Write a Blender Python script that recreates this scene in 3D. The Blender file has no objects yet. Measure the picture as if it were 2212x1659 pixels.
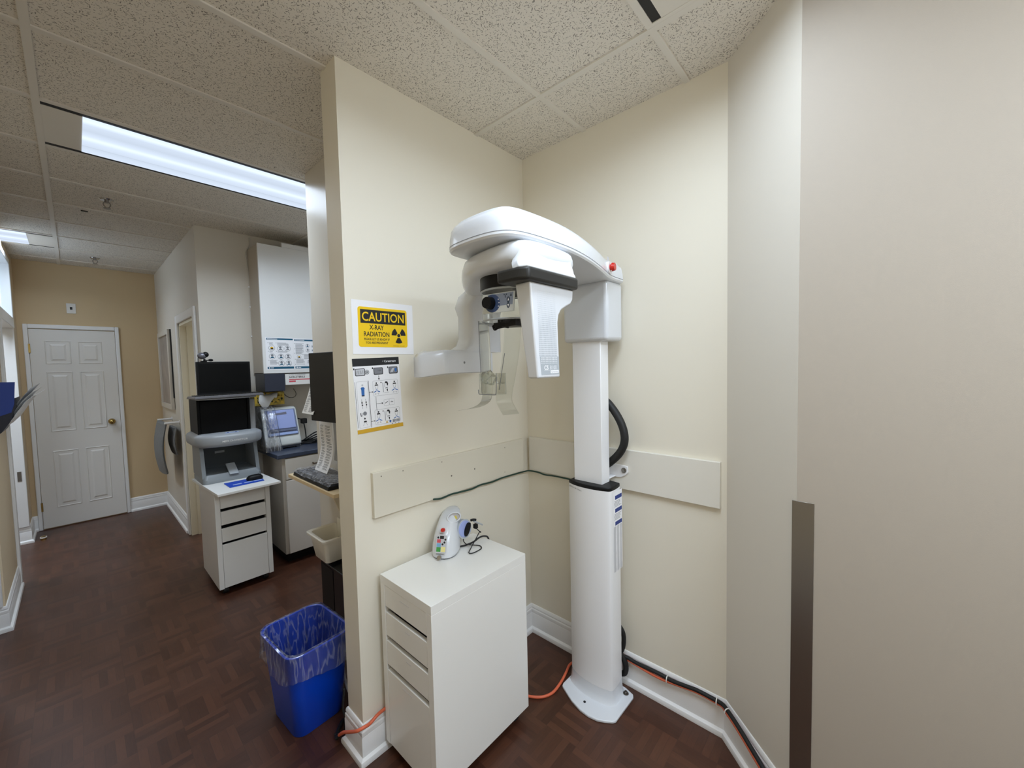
import bpy, bmesh, math, random
from mathutils import Vector, Matrix, Euler
random.seed(7)
C = bpy.context
scene = C.scene
COL = scene.collection

# ---------------------------------------------------------------- camera, light set-up, exposure
cam_data = bpy.data.cameras.new('camera')
cam_data.sensor_fit = 'HORIZONTAL'; cam_data.sensor_width = 36.0
cam_data.lens = 36.0 * 858.49 / 2212.0
cam_data.clip_start = 0.02
cam = bpy.data.objects.new('camera', cam_data); COL.objects.link(cam)
cam.location = (1.7691, 1.4935, 1.5817)
cam.rotation_euler = (1.5228, 0.0233, 2.3079)
scene.camera = cam
world = bpy.data.worlds.new('world'); scene.world = world; world.use_nodes = True
world.node_tree.nodes['Background'].inputs[0].default_value = (0.8, 0.9, 1.0, 1)
world.node_tree.nodes['Background'].inputs[1].default_value = 0.05
vs = scene.view_settings
scene.display_settings.display_device = 'sRGB'
vs.view_transform = 'Standard'; vs.look = 'None'; vs.gamma = 1.0; vs.use_curve_mapping = False
vs.exposure = 0.0
scene.cycles.max_bounces = 10; scene.cycles.diffuse_bounces = 6; scene.cycles.transparent_max_bounces = 16
scene.cycles.caustics_reflective = False; scene.cycles.caustics_refractive = False
scene.cycles.use_denoising = True
scene.cycles.sample_clamp_indirect = 6.0
LAMP_ALCOVE, FILL_BEHIND, LAMP_HALL, LAMP_FAR, LAMP_ROOM = 21.0, 48.0, 18.0, 42.0, 20.0     # watts of the fluorescent fittings; the one behind is added fill
GLOW = 1.05                                            # radiance of their prismatic diffusers seen from the side
H = 2.74                                               # ceiling height

# ---------------------------------------------------------------- materials
def lin(c):
    c = c / 255.0
    return c / 12.92 if c <= 0.04045 else ((c + 0.055) / 1.055) ** 2.4
def rgb(r, g, b): return (lin(r), lin(g), lin(b), 1)
def mat(name, col, rough=0.5, metal=0.0, spec=0.5, noise=0.0, nscale=8.0, bump=0.0, bscale=300.0, coat=0.0):
    m = bpy.data.materials.new(name); m.use_nodes = True
    nt = m.node_tree; b = nt.nodes['Principled BSDF']
    b.inputs['Base Color'].default_value = rgb(*col)
    b.inputs['Roughness'].default_value = rough; b.inputs['Metallic'].default_value = metal
    b.inputs['Specular IOR Level'].default_value = spec; b.inputs['Coat Weight'].default_value = coat
    tc = nt.nodes.new('ShaderNodeTexCoord')
    if noise:
        n = nt.nodes.new('ShaderNodeTexNoise'); n.inputs['Scale'].default_value = nscale; n.inputs['Detail'].default_value = 4
        mx = nt.nodes.new('ShaderNodeMixRGB'); mx.blend_type = 'MIX'
        mx.inputs[1].default_value = rgb(*[max(0, v * (1 - noise)) for v in col]); mx.inputs[2].default_value = rgb(*[min(255, v * (1 + noise)) for v in col])
        nt.links.new(tc.outputs['Object'], n.inputs['Vector']); nt.links.new(n.outputs['Fac'], mx.inputs[0]); nt.links.new(mx.outputs[0], b.inputs['Base Color'])
    if bump:
        n2 = nt.nodes.new('ShaderNodeTexNoise'); n2.inputs['Scale'].default_value = bscale; n2.inputs['Detail'].default_value = 3
        bp = nt.nodes.new('ShaderNodeBump'); bp.inputs['Strength'].default_value = bump; bp.inputs['Distance'].default_value = 0.001
        nt.links.new(tc.outputs['Object'], n2.inputs['Vector']); nt.links.new(n2.outputs['Fac'], bp.inputs['Height']); nt.links.new(bp.outputs[0], b.inputs['Normal'])
    return m
def mat_clear(name, tint=(235, 238, 238), gloss=0.16, rough=0.04, alpha=0.0, cloud=None, crease_glint=False):
    m = bpy.data.materials.new(name); m.use_nodes = True
    nt = m.node_tree; nt.nodes.clear()
    out = nt.nodes.new('ShaderNodeOutputMaterial'); tr = nt.nodes.new('ShaderNodeBsdfTransparent'); gl = nt.nodes.new('ShaderNodeBsdfGlossy')
    tr.inputs[0].default_value = rgb(*tint); gl.inputs['Roughness'].default_value = rough
    fr = nt.nodes.new('ShaderNodeFresnel'); fr.inputs[0].default_value = 1.45
    mr = nt.nodes.new('ShaderNodeMath'); mr.operation = 'MULTIPLY_ADD'; mr.inputs[1].default_value = 0.6; mr.inputs[2].default_value = gloss * 0.1
    nt.links.new(fr.outputs[0], mr.inputs[0])
    mx = nt.nodes.new('ShaderNodeMixShader'); nt.links.new(mr.outputs[0], mx.inputs[0]); nt.links.new(tr.outputs[0], mx.inputs[1]); nt.links.new(gl.outputs[0], mx.inputs[2])
    last = mx
    if cloud:
        df = nt.nodes.new('ShaderNodeBsdfDiffuse'); df.inputs[0].default_value = rgb(*cloud)
        tc = nt.nodes.new('ShaderNodeTexCoord'); n = nt.nodes.new('ShaderNodeTexNoise'); n.inputs['Scale'].default_value = 14; n.inputs['Detail'].default_value = 5
        nt.links.new(tc.outputs['Object'], n.inputs['Vector'])
        mm = nt.nodes.new('ShaderNodeMath'); mm.operation = 'MULTIPLY'; mm.inputs[1].default_value = alpha * 2
        if crease_glint:      # crumpled film, highlights painted in: pale crease lines where the stretched noise crosses its middle
            mp_ = nt.nodes.new('ShaderNodeMapping'); mp_.inputs['Scale'].default_value = (2.4, 2.4, 0.45); nt.links.new(tc.outputs['Object'], mp_.inputs[0]); nt.links.new(mp_.outputs[0], n.inputs['Vector']); n.inputs['Detail'].default_value = 2
            cr_ = nt.nodes.new('ShaderNodeValToRGB'); e_ = cr_.color_ramp.elements
            e_[0].position = 0.44; e_[0].color = (.12,) * 3 + (1,); e_[1].position = 0.56; e_[1].color = (.12,) * 3 + (1,)
            x_ = cr_.color_ramp.elements.new(0.5); x_.color = (1, 1, 1, 1)
            nt.links.new(n.outputs['Fac'], cr_.inputs[0]); nt.links.new(cr_.outputs[0], mm.inputs[0])
        else: nt.links.new(n.outputs['Fac'], mm.inputs[0])
        m2 = nt.nodes.new('ShaderNodeMixShader'); nt.links.new(mm.outputs[0], m2.inputs[0]); nt.links.new(mx.outputs[0], m2.inputs[1]); nt.links.new(df.outputs[0], m2.inputs[2]); last = m2
    nt.links.new(last.outputs[0], out.inputs[0])
    return m
def mat_lamp(name, col, strength, axis_center, half):
    # prismatic diffuser: two tubes glow through as brighter bands running along the fixture
    m = bpy.data.materials.new(name); m.use_nodes = True
    nt = m.node_tree; nt.nodes.clear()
    out = nt.nodes.new('ShaderNodeOutputMaterial'); em = nt.nodes.new('ShaderNodeEmission'); em.inputs[0].default_value = rgb(*col)
    tc = nt.nodes.new('ShaderNodeTexCoord'); sp = nt.nodes.new('ShaderNodeSeparateXYZ'); nt.links.new(tc.outputs['Object'], sp.inputs[0])
    s = nt.nodes.new('ShaderNodeMath'); s.operation = 'MULTIPLY_ADD'; s.inputs[1].default_value = 0.5 / half; s.inputs[2].default_value = 0.5
    a = nt.nodes.new('ShaderNodeMath'); a.operation = 'MINIMUM'; a.inputs[1].default_value = 1.0
    nt.links.new(sp.outputs[1], s.inputs[0]); nt.links.new(s.outputs[0], a.inputs[0])
    cr = nt.nodes.new('ShaderNodeValToRGB'); e = cr.color_ramp.elements
    e[0].position = 0.0; e[0].color = (0.95,) * 3 + (1,); e[1].position = 1.0; e[1].color = (1.1,) * 3 + (1,)
    for p, v in ((0.12, 0.9), (0.2, 0.84), (0.21, 0.74), (0.225, 0.88), (0.36, 0.96), (0.46, 1.2), (0.54, 0.98), (0.68, 0.82), (0.84, 0.9), (0.93, 1.2)):
        x = cr.color_ramp.elements.new(p); x.color = (v, v, v, 1)
    nt.links.new(a.outputs[0], cr.inputs[0])
    ml = nt.nodes.new('ShaderNodeMath'); ml.operation = 'MULTIPLY'; ml.inputs[1].default_value = strength
    nt.links.new(cr.outputs[0], ml.inputs[0]); nt.links.new(ml.outputs[0], em.inputs[1]); nt.links.new(em.outputs[0], out.inputs[0])
    return m
def mat_parquet(name):
    m = bpy.data.materials.new(name); m.use_nodes = True
    nt = m.node_tree; b = nt.nodes['Principled BSDF']; N = nt.nodes.new; L = nt.links.new
    tc = N('ShaderNodeTexCoord'); sp = N('ShaderNodeSeparateXYZ'); L(tc.outputs['Object'], sp.inputs[0])
    def M(op, a, bb=None, c=None):
        n = N('ShaderNodeMath'); n.operation = op
        for i, v in enumerate((a, bb, c)):
            if v is None: continue
            if isinstance(v, (int, float)): n.inputs[i].default_value = v
            else: L(v, n.inputs[i])
        return n.outputs[0]
    T, F = 0.152, 5.0
    u = M('DIVIDE', sp.outputs[0], T); v = M('DIVIDE', sp.outputs[1], T)
    iu = M('FLOOR', u); iv = M('FLOOR', v)
    par = M('PINGPONG', M('ADD', iu, iv), 1.0)                 # 0/1 checker
    inv = M('SUBTRACT', 1.0, par)
    fu = M('FRACT', u); fv = M('FRACT', v)
    across = M('ADD', M('MULTIPLY', fu, par), M('MULTIPLY', fv, inv))
    along = M('ADD', M('MULTIPLY', fv, par), M('MULTIPLY', fu, inv))
    s = M('MULTIPLY', across, F); fi = M('FLOOR', s); ff = M('FRACT', s)
    cx = N('ShaderNodeCombineXYZ'); L(iu, cx.inputs[0]); L(iv, cx.inputs[1]); L(fi, cx.inputs[2])
    wn = N('ShaderNodeTexWhiteNoise'); wn.noise_dimensions = '3D'; L(cx.outputs[0], wn.inputs['Vector'])
    cg = N('ShaderNodeCombineXYZ'); L(M('MULTIPLY', across, 9.0), cg.inputs[0]); L(M('MULTIPLY', along, 1.1), cg.inputs[1]); L(M('MULTIPLY', wn.outputs['Value'], 40.0), cg.inputs[2])
    gn = N('ShaderNodeTexNoise'); gn.inputs['Scale'].default_value = 3.0; gn.inputs['Detail'].default_value = 6; L(cg.outputs[0], gn.inputs['Vector'])
    cr = N('ShaderNodeValToRGB'); e = cr.color_ramp.elements
    e[0].position = 0.0; e[0].color = rgb(51, 28, 20); e[1].position = 1.0; e[1].color = rgb(89, 55, 39)
    L(M('ADD', M('MULTIPLY', wn.outputs['Value'], 0.55), M('MULTIPLY', gn.outputs['Fac'], 0.5)), cr.inputs[0])
    edge = M('MINIMUM', M('MINIMUM', ff, M('SUBTRACT', 1.0, ff)), M('MULTIPLY', M('MINIMUM', along, M('SUBTRACT', 1.0, along)), F))
    gap = M('LESS_THAN', edge, 0.035)
    mx = N('ShaderNodeMixRGB'); L(M('MULTIPLY', gap, 0.35), mx.inputs[0]); L(cr.outputs[0], mx.inputs[1]); mx.inputs[2].default_value = rgb(45, 27, 20)
    L(mx.outputs[0], b.inputs['Base Color'])
    n2 = N('ShaderNodeTexNoise'); n2.inputs['Scale'].default_value = 3.0; L(tc.outputs['Object'], n2.inputs['Vector'])
    L(M('MULTIPLY_ADD', n2.outputs['Fac'], 0.2, 0.26), b.inputs['Roughness'])
    bp = N('ShaderNodeBump'); bp.inputs['Strength'].default_value = 0.25; bp.inputs['Distance'].default_value = 0.001
    L(M('SUBTRACT', M('MULTIPLY', wn.outputs['Value'], 0.4), gap), bp.inputs['Height']); L(bp.outputs[0], b.inputs['Normal'])
    return m
def mat_ceiling(name):
    m = bpy.data.materials.new(name); m.use_nodes = True
    nt = m.node_tree; b = nt.nodes['Principled BSDF']; N = nt.nodes.new; L = nt.links.new
    b.inputs['Roughness'].default_value = 0.95; b.inputs['Specular IOR Level'].default_value = 0.1
    tc = N('ShaderNodeTexCoord')
    # mineral-fibre tile: short dark worm holes with random direction
    wv = N('ShaderNodeTexNoise'); wv.inputs['Scale'].default_value = 45; wv.inputs['Detail'].default_value = 1; L(tc.outputs['Object'], wv.inputs['Vector'])
    mxv = N('ShaderNodeMixRGB'); mxv.blend_type = 'ADD'; mxv.inputs[0].default_value = 0.02; L(tc.outputs['Object'], mxv.inputs[1]); L(wv.outputs['Color'], mxv.inputs[2])
    vo = N('ShaderNodeTexVoronoi'); vo.feature = 'F1'; vo.inputs['Scale'].default_value = 115; L(mxv.outputs[0], vo.inputs['Vector'])
    sub = N('ShaderNodeVectorMath'); sub.operation = 'SUBTRACT'; L(mxv.outputs[0], sub.inputs[0]); L(vo.outputs['Position'], sub.inputs[1])
    sep = N('ShaderNodeSeparateXYZ'); L(sub.outputs[0], sep.inputs[0])
    scol = N('ShaderNodeSeparateXYZ'); L(vo.outputs['Color'], scol.inputs[0])
    def M(op, a, bb=None):
        n = N('ShaderNodeMath'); n.operation = op
        for i, v in enumerate((a, bb)):
            if v is None: continue
            if isinstance(v, (int, float)): n.inputs[i].default_value = v
            else: L(v, n.inputs[i])
        return n.outputs[0]
    ang = M('MULTIPLY', scol.outputs[0], 6.283)
    ca, sa = M('COSINE', ang), M('SINE', ang)
    dx = M('ADD', M('MULTIPLY', sep.outputs[0], ca), M('MULTIPLY', sep.outputs[1], sa))
    dy = M('SUBTRACT', M('MULTIPLY', sep.outputs[1], ca), M('MULTIPLY', sep.outputs[0], sa))
    d = M('SQRT', M('ADD', M('POWER', M('MULTIPLY', dx, 0.28), 2.0), M('POWER', dy, 2.0)))
    rad = M('MULTIPLY', scol.outputs[2], 0.0016)
    hole = M('LESS_THAN', d, rad)
    mx = N('ShaderNodeMixRGB'); L(M('MULTIPLY', hole, 0.7), mx.inputs[0]); mx.inputs[1].default_value = rgb(226, 220, 210); mx.inputs[2].default_value = rgb(92, 85, 78)
    L(mx.outputs[0], b.inputs['Base Color'])
    bp = N('ShaderNodeBump'); bp.inputs['Strength'].default_value = 0.4; bp.inputs['Distance'].default_value = 0.002; bp.invert = True
    L(hole, bp.inputs['Height']); L(bp.outputs[0], b.inputs['Normal'])
    return m

WALL = mat('wall_paint_cream', (229, 223, 208), 0.55, bump=0.12, bscale=500)
WALL2 = mat('wall_paint_greige', (217, 211, 200), 0.5, bump=0.12, bscale=500)
WALLSEMI = mat('wall_paint_satin', (214, 208, 196), 0.3, bump=0.05, bscale=300)
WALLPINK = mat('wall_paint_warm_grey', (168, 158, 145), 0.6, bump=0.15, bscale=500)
TAN = mat('wall_paint_tan', (204, 181, 144), 0.6, bump=0.12, bscale=400)
BEIGE = mat('wall_paint_beige', (216, 198, 168), 0.6, bump=0.12, bscale=400)
TRIM = mat('trim_white', (236, 236, 236), 0.35)
DOORW = mat('door_white', (228, 226, 222), 0.4)
FLOOR = mat_parquet('parquet')
CEIL = mat_ceiling('ceiling_tile')
TBAR = mat('ceiling_bar_white', (222, 217, 208), 0.5)
SLOT = mat('slot_black', (28, 27, 26), 0.6)
WHITE = mat('appliance_white', (214, 217, 222), 0.25, coat=0.2)
WHITEM = mat('appliance_white_matt', (236, 236, 238), 0.4)
WHITESIDE = mat('satin_off_white', (226, 224, 219), 0.35)
MELA = mat('melamine_white', (238, 237, 233), 0.3)
MELAE = mat('melamine_edge', (222, 214, 198), 0.45)
BLACK = mat('black_plastic', (15, 15, 16), 0.45, spec=0.25)
BLACKG = mat('black_gloss', (8, 8, 9), 0.5, spec=0.15)
BLACKR = mat('black_rubber', (20, 20, 20), 0.6)
DGREY = mat('dark_grey_plastic', (42, 41, 39), 0.4, spec=0.3)
SEAM = mat('seam_grey', (120, 122, 126), 0.6)
DOTG = mat('print_grey', (168, 174, 180), 0.5)
GREYM = mat('machine_grey', (132, 138, 142), 0.4)
GREYD = mat('machine_grey_dark', (74, 80, 85), 0.45)
GREYL = mat('machine_grey_light', (178, 184, 190), 0.35)
STEEL = mat('brushed_steel', (150, 146, 140), 0.32, metal=1.0)
CHROME = mat('chrome', (190, 190, 190), 0.15, metal=1.0)
BRASS = mat('brass', (176, 150, 90), 0.2, metal=1.0)
RED = mat('red_button', (196, 42, 32), 0.25)
DRED = mat('dark_red', (130, 24, 24), 0.3)
BLUEB = mat('bin_blue', (6, 70, 204), 0.3)
BLUE = mat('print_blue', (46, 104, 176), 0.5)
NAVY = mat('navy', (20, 52, 130), 0.4)
TEAL = mat('print_teal', (18, 88, 118), 0.5)
LBLUE = mat('light_blue', (168, 188, 236), 0.3)
PERI = mat('periwinkle', (158, 172, 224), 0.35)
PAPER = mat('paper', (240, 240, 243), 0.7)
PAPERW = mat('paper_warm', (228, 226, 222), 0.7)
INK = mat('ink_black', (26, 26, 28), 0.6)
INKG = mat('ink_grey', (128, 130, 136), 0.7)
INKL = mat('ink_light', (196, 197, 202), 0.7)
YEL = mat('sign_yellow', (246, 204, 24), 0.4)
GOLD = mat('print_gold', (212, 166, 42), 0.5)
GREEN = mat('print_green', (70, 150, 74), 0.5)
LYEL = mat('print_pale_yellow', (232, 222, 150), 0.5)
SKY = mat('print_sky_blue', (120, 170, 206), 0.5)
PINK = mat('print_red', (206, 84, 96), 0.5)
ORANGE = mat('cord_orange', (214, 104, 70), 0.5)
GREENC = mat('cord_green', (24, 60, 50), 0.5)
COUNTER = mat('counter_navy', (58, 66, 84), 0.3, noise=0.1, nscale=60)
CABW = mat('cabinet_white', (226, 226, 224), 0.35)
CABSIDE = mat('cabinet_taupe', (188, 180, 168), 0.5)
CABFRONT = mat('cabinet_beige', (208, 202, 192), 0.45)
MAPLE = mat('maple_edge', (214, 190, 150), 0.45)
TUBW = mat('tub_white', (236, 232, 220), 0.35)
CREAMP = mat('jamb_cream', (236, 228, 207), 0.4)
FELT = mat('apron_grey', (120, 122, 124), 0.75, noise=0.08, nscale=40, bump=0.3, bscale=200)
ART = mat('art_print', (158, 148, 138), 0.6, noise=0.18, nscale=5)
FRAMEW = mat('frame_pale', (206, 200, 190), 0.4)
FLORAL = mat('tissue_box_floral', (190, 140, 60), 0.5, noise=0.6, nscale=30)
TISSUE = mat('tissue', (226, 226, 224), 0.9)
PALEG = mat('device_pale_grey', (214, 218, 216), 0.35)
CLEAR = mat_clear('clear_acrylic', (248, 249, 247), 0.15)
LINER = mat_clear('bag_liner', (244, 244, 250), 0.9, 0.15, 0.13, (206, 210, 228), True)
COVER = mat_clear('plastic_cover', (244, 245, 247), 0.4, 0.15, 0.22, (196, 196, 200), True)
KEYB = mat('keyboard_grey', (92, 90, 92), 0.35)

# ---------------------------------------------------------------- mesh helpers
def bx(bm, x0, x1, y0, y1, z0, z1):
    x0, x1 = min(x0, x1), max(x0, x1); y0, y1 = min(y0, y1), max(y0, y1); z0, z1 = min(z0, z1), max(z0, z1)
    v = [bm.verts.new(p) for p in ((x0, y0, z0), (x1, y0, z0), (x1, y1, z0), (x0, y1, z0), (x0, y0, z1), (x1, y0, z1), (x1, y1, z1), (x0, y1, z1))]
    for f in ((0, 3, 2, 1), (4, 5, 6, 7), (0, 1, 5, 4), (1, 2, 6, 5), (2, 3, 7, 6), (3, 0, 4, 7)): bm.faces.new([v[i] for i in f])
    return bm
def box(*a): return bx(bmesh.new(), *a)
def loft(bm, rings, cap0=True, cap1=True, closed=True):
    rr = [[bm.verts.new(p) for p in r] for r in rings]
    n = len(rr[0])
    for a, b in zip(rr[:-1], rr[1:]):
        for i in range(n if closed else n - 1):
            j = (i + 1) % n
            bm.faces.new((a[i], a[j], b[j], b[i]))
    if cap0 and closed: bm.faces.new(list(reversed(rr[0])))
    if cap1 and closed: bm.faces.new(rr[-1])
    return bm
def ring(poly, z): return [(p[0], p[1], z) for p in poly]
def area2(p): return sum(p[i][0] * p[(i + 1) % len(p)][1] - p[(i + 1) % len(p)][0] * p[i][1] for i in range(len(p)))
def ccw(p): return list(p) if area2(p) > 0 else list(reversed(p))
def inset(p, d):
    n = len(p); out = []
    for i in range(n):
        a, b, c = Vector(p[i - 1]), Vector(p[i]), Vector(p[(i + 1) % n])
        t = ((b - a).normalized() + (c - b).normalized())
        if t.length < 1e-6: out.append(tuple(b)); continue
        t.normalize(); nrm = Vector((-t.y, t.x)); out.append(tuple(b + nrm * d))
    return out
def chaikin(p, k=2):
    for _ in range(k):
        q = []
        for i in range(len(p)):
            a, b = Vector(p[i]), Vector(p[(i + 1) % len(p)])
            q += [tuple(a * .75 + b * .25), tuple(a * .25 + b * .75)]
        p = q
    return p
def prism(bm, poly, z0, z1): return loft(bm, [ring(ccw(poly), z0), ring(ccw(poly), z1)])
def prism_y(bm, poly, y0, y1):      # polygon in x,z pushed along y
    p = ccw(poly); y0, y1 = max(y0, y1), min(y0, y1)
    return loft(bm, [[(a, y0, b) for a, b in p], [(a, y1, b) for a, b in p]])
def prism_x(bm, poly, x0, x1):      # polygon in y,z pushed along x
    p = ccw(poly); x0, x1 = min(x0, x1), max(x0, x1)
    return loft(bm, [[(x0, a, b) for a, b in p], [(x1, a, b) for a, b in p]])
def circ(n, r, cx=0, cy=0, ph=0): return [(cx + r * math.cos(ph + 2 * math.pi * i / n), cy + r * math.sin(ph + 2 * math.pi * i / n)) for i in range(n)]
def rrect(x0, x1, y0, y1, r, k=5):
    out = []
    for cx, cy, a in ((x1 - r, y1 - r, 0), (x0 + r, y1 - r, 90), (x0 + r, y0 + r, 180), (x1 - r, y0 + r, 270)):
        for i in range(k + 1):
            t = math.radians(a + 90 * i / k); out.append((cx + r * math.cos(t), cy + r * math.sin(t)))
    return out
def cyl(bm, p0, p1, r0, r1=None, n=24):
    r1 = r0 if r1 is None else r1
    p0, p1 = Vector(p0), Vector(p1); d = (p1 - p0).normalized()
    u = d.orthogonal().normalized(); w = d.cross(u)
    rg = lambda p, r: [tuple(p + (u * math.cos(2 * math.pi * i / n) + w * math.sin(2 * math.pi * i / n)) * r) for i in range(n)]
    return loft(bm, [rg(p0, r0), rg(p1, r1)])
def spline(pts, k=6):
    P = [Vector(p) for p in pts]; P = [P[0] * 2 - P[1]] + P + [P[-1] * 2 - P[-2]]; out = []
    for i in range(1, len(P) - 2):
        a, b, c, d = P[i - 1:i + 3]
        for s in range(k):
            t = s / k
            out.append(0.5 * ((2 * b) + (c - a) * t + (2 * a - 5 * b + 4 * c - d) * t * t + (3 * b - a - 3 * c + d) * t ** 3))
    return out + [P[-2]]
def tube(bm, pts, r, n=10, smooth=6):
    P = spline(pts, smooth) if smooth else [Vector(p) for p in pts]
    d = (P[1] - P[0]).normalized(); u = d.orthogonal().normalized(); rings = []
    for i, p in enumerate(P):
        d = (P[min(i + 1, len(P) - 1)] - P[max(i - 1, 0)]).normalized()
        u = (u - d * u.dot(d)).normalized(); w = d.cross(u)
        rings.append([tuple(p + (u * math.cos(2 * math.pi * k / n) + w * math.sin(2 * math.pi * k / n)) * r) for k in range(n)])
    return loft(bm, rings)
def ball(bm, c, r, seg=16, sc=(1, 1, 1)):
    m = Matrix.Translation(Vector(c)) @ Matrix.Diagonal((r * sc[0], r * sc[1], r * sc[2], 1))
    bmesh.ops.create_uvsphere(bm, u_segments=seg, v_segments=max(6, seg // 2), radius=1, matrix=m); return bm
def quad(bm, a, b, c, d): bm.faces.new([bm.verts.new(p) for p in (a, b, c, d)]); return bm
def sweep(bm, path, prof, z=0.0):
    # profile (distance from the wall, height) carried along a floor path, mitred; the room lies to the right of the walking direction
    P = [Vector(p) for p in path]; rings = []
    for i, p in enumerate(P):
        din = (p - P[i - 1]).normalized() if i else None
        dout = (P[i + 1] - p).normalized() if i < len(P) - 1 else None
        nr = lambda d: Vector((d.y, -d.x))
        if din is None: m = nr(dout)
        elif dout is None: m = nr(din)
        else:
            a, b = nr(din), nr(dout); m = (a + b); m = m / (m.length_squared / 2) if m.length > 1e-6 else a
        rings.append([(p.x + m.x * d, p.y + m.y * d, z + h) for d, h in prof])
    return loft(bm, rings)

def obj(name, bm, m, parent=None, smooth=None, bevel=0, seg=2, local=False, label=None, kind=None):
    """links bm as ONE mesh object; bm is in world coordinates unless local, and is moved into the frame of its root"""
    bmesh.ops.recalc_face_normals(bm, faces=bm.faces)
    me = bpy.data.meshes.new(name); bm.to_mesh(me); bm.free()
    o = bpy.data.objects.new(name, me); COL.objects.link(o)
    if m is not None: me.materials.append(m)
    if parent is not None:
        o.parent = parent
        if not local:
            r = parent
            while r.parent: r = r.parent
            if r.type == 'EMPTY': me.transform(Matrix.Translation(-Vector(r.location)))
    if bevel:
        b = o.modifiers.new('bevel', 'BEVEL'); b.width = bevel; b.segments = seg; b.limit_method = 'ANGLE'; b.angle_limit = math.radians(35); b.harden_normals = False
    if smooth is None: smooth = 40 if bevel else 0
    if smooth:
        for p in me.polygons: p.use_smooth = True
        me.set_sharp_from_angle(angle=math.radians(smooth))
    if label: o['label'] = label
    if kind: o['kind'] = kind
    return o
def thing(name, label, cat, loc=(0, 0, 0), rotz=0.0, group=None):
    o = bpy.data.objects.new(name, None); COL.objects.link(o); o.empty_display_size = 0.1
    o.location = loc; o.rotation_euler = (0, 0, rotz); o['label'] = label; o['category'] = cat
    if group: o['group'] = group
    return o
def tag(o, label, cat, group=None, kind=None):
    o['label'] = label; o['category'] = cat
    if group: o['group'] = group
    if kind: o['kind'] = kind
    return o
def struct(name, bm, m, parent=None, **k):
    o = obj(name, bm, m, parent, **k)
    if parent is None: o['kind'] = 'structure'
    return o
def bold_text(bm, s, org, xd, yd, size, bold=0.0, align='LEFT', depth=0.0004, sx=1.0):
    """lettering as thin solid geometry lying in the plane of xd, yd"""
    cu = bpy.data.curves.new('lettering', 'FONT'); cu.body = s; cu.size = 1.0; cu.offset = bold; cu.align_x = align; cu.extrude = 0
    cu.resolution_u = 3
    t = bpy.data.objects.new('lettering', cu); COL.objects.link(t)
    dg = C.evaluated_depsgraph_get(); me = bpy.data.meshes.new_from_object(t.evaluated_get(dg))
    bpy.data.objects.remove(t); bpy.data.curves.remove(cu)
    xd, yd = Vector(xd).normalized(), Vector(yd).normalized(); zd = xd.cross(yd); org = Vector(org)
    vs_ = [bm.verts.new(org + xd * v.co.x * size * sx + yd * v.co.y * size + zd * depth) for v in me.vertices]
    for p in me.polygons:
        try: bm.faces.new([vs_[i] for i in p.vertices])
        except ValueError: pass
    bpy.data.meshes.remove(me)
    return bm
class Sheet:
    """flat print on a plane: u to the right, v up, in metres from the lower left corner; layers stack outwards by 0.2 mm"""
    def __init__(s, org, ud, vd): s.o, s.u, s.v = Vector(org), Vector(ud).normalized(), Vector(vd).normalized(); s.n = s.u.cross(s.v)
    def p(s, u, v, l=1): return s.o + s.u * u + s.v * v + s.n * (0.0002 * l + 0.0002)
    def rect(s, bm, u0, v0, u1, v1, l=1): return quad(bm, s.p(u0, v0, l), s.p(u1, v0, l), s.p(u1, v1, l), s.p(u0, v1, l))
    def poly(s, bm, pts, l=1): bm.faces.new([bm.verts.new(s.p(u, v, l)) for u, v in pts]); return bm
    def disc(s, bm, u, v, r, l=1, n=20, ry=None): return s.poly(bm, [(u + r * math.cos(2 * math.pi * i / n), v + (ry or r) * math.sin(2 * math.pi * i / n)) for i in range(n)], l)
    def line(s, bm, u0, v0, u1, v1, w, l=1):
        d = Vector((u1 - u0, v1 - v0)); d.normalize(); k = Vector((-d.y, d.x)) * w / 2
        return s.poly(bm, [(u0 + k.x, v0 + k.y), (u0 - k.x, v0 - k.y), (u1 - k.x, v1 - k.y), (u1 + k.x, v1 + k.y)][::-1], l)
    def rr(s, bm, u0, v0, u1, v1, r, l=1): return s.poly(bm, rrect(u0, u1, v0, v1, r, 4), l)
    def ringline(s, bm, u0, v0, u1, v1, r, w, l=1):
        a = rrect(u0, u1, v0, v1, r, 4); b = rrect(u0 + w, u1 - w, v0 + w, v1 - w, max(r - w, .0005), 4); n = len(a)
        for i in range(n): s.poly(bm, [a[i], a[(i + 1) % n], b[(i + 1) % n], b[i]], l)
        return bm
    def text(s, bm, t, u, v, size, bold=0, align='LEFT', l=2, sx=1.0): return bold_text(bm, t, s.p(u, v, l), s.u, s.v, size, bold, align, 0, sx)
# ---------------------------------------------------------------- the setting
LA, LB = 1.0625, 1.058
struct('floor', box(-1.2, 3.6, -5.2, 3.2, -0.1, 0), FLOOR)
struct('ceiling', box(-1.2, 3.6, -5.2, 3.2, H, H + 0.1), CEIL)
struct('wall_alcove_left', box(0, LA, -0.125, 0, 0, H), WALL)
struct('wall_alcove_right', box(-0.12, 0, -0.125, LB, 0, H), WALL)
struct('wall_corner', prism(bmesh.new(), [(0, LB), (0.252, 1.3205), (0.13, 1.3205), (-0.12, 1.12), (-0.12, LB)], 0, H), WALL2)
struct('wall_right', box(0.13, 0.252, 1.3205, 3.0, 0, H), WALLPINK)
struct('wall_behind', box(0.13, 2.25, 3.0, 3.12, 0, H), WALL2)
struct('wall_monitor', box(0.66, 0.79, -1.02, -0.125, 0, H), WALLSEMI)
struct('wall_recess_right', box(-0.72, -0.6, -2.48, -0.125, 0, H), WALL2)
struct('wall_recess_near', box(-0.6, 0.66, -0.245, -0.125, 0, H), WALL2)
w = bmesh.new()
bx(w, -0.72, 1.08, -2.66, -2.48, 0, H)
struct('wall_recess_back', w, WALL2)
w = bmesh.new()
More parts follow.
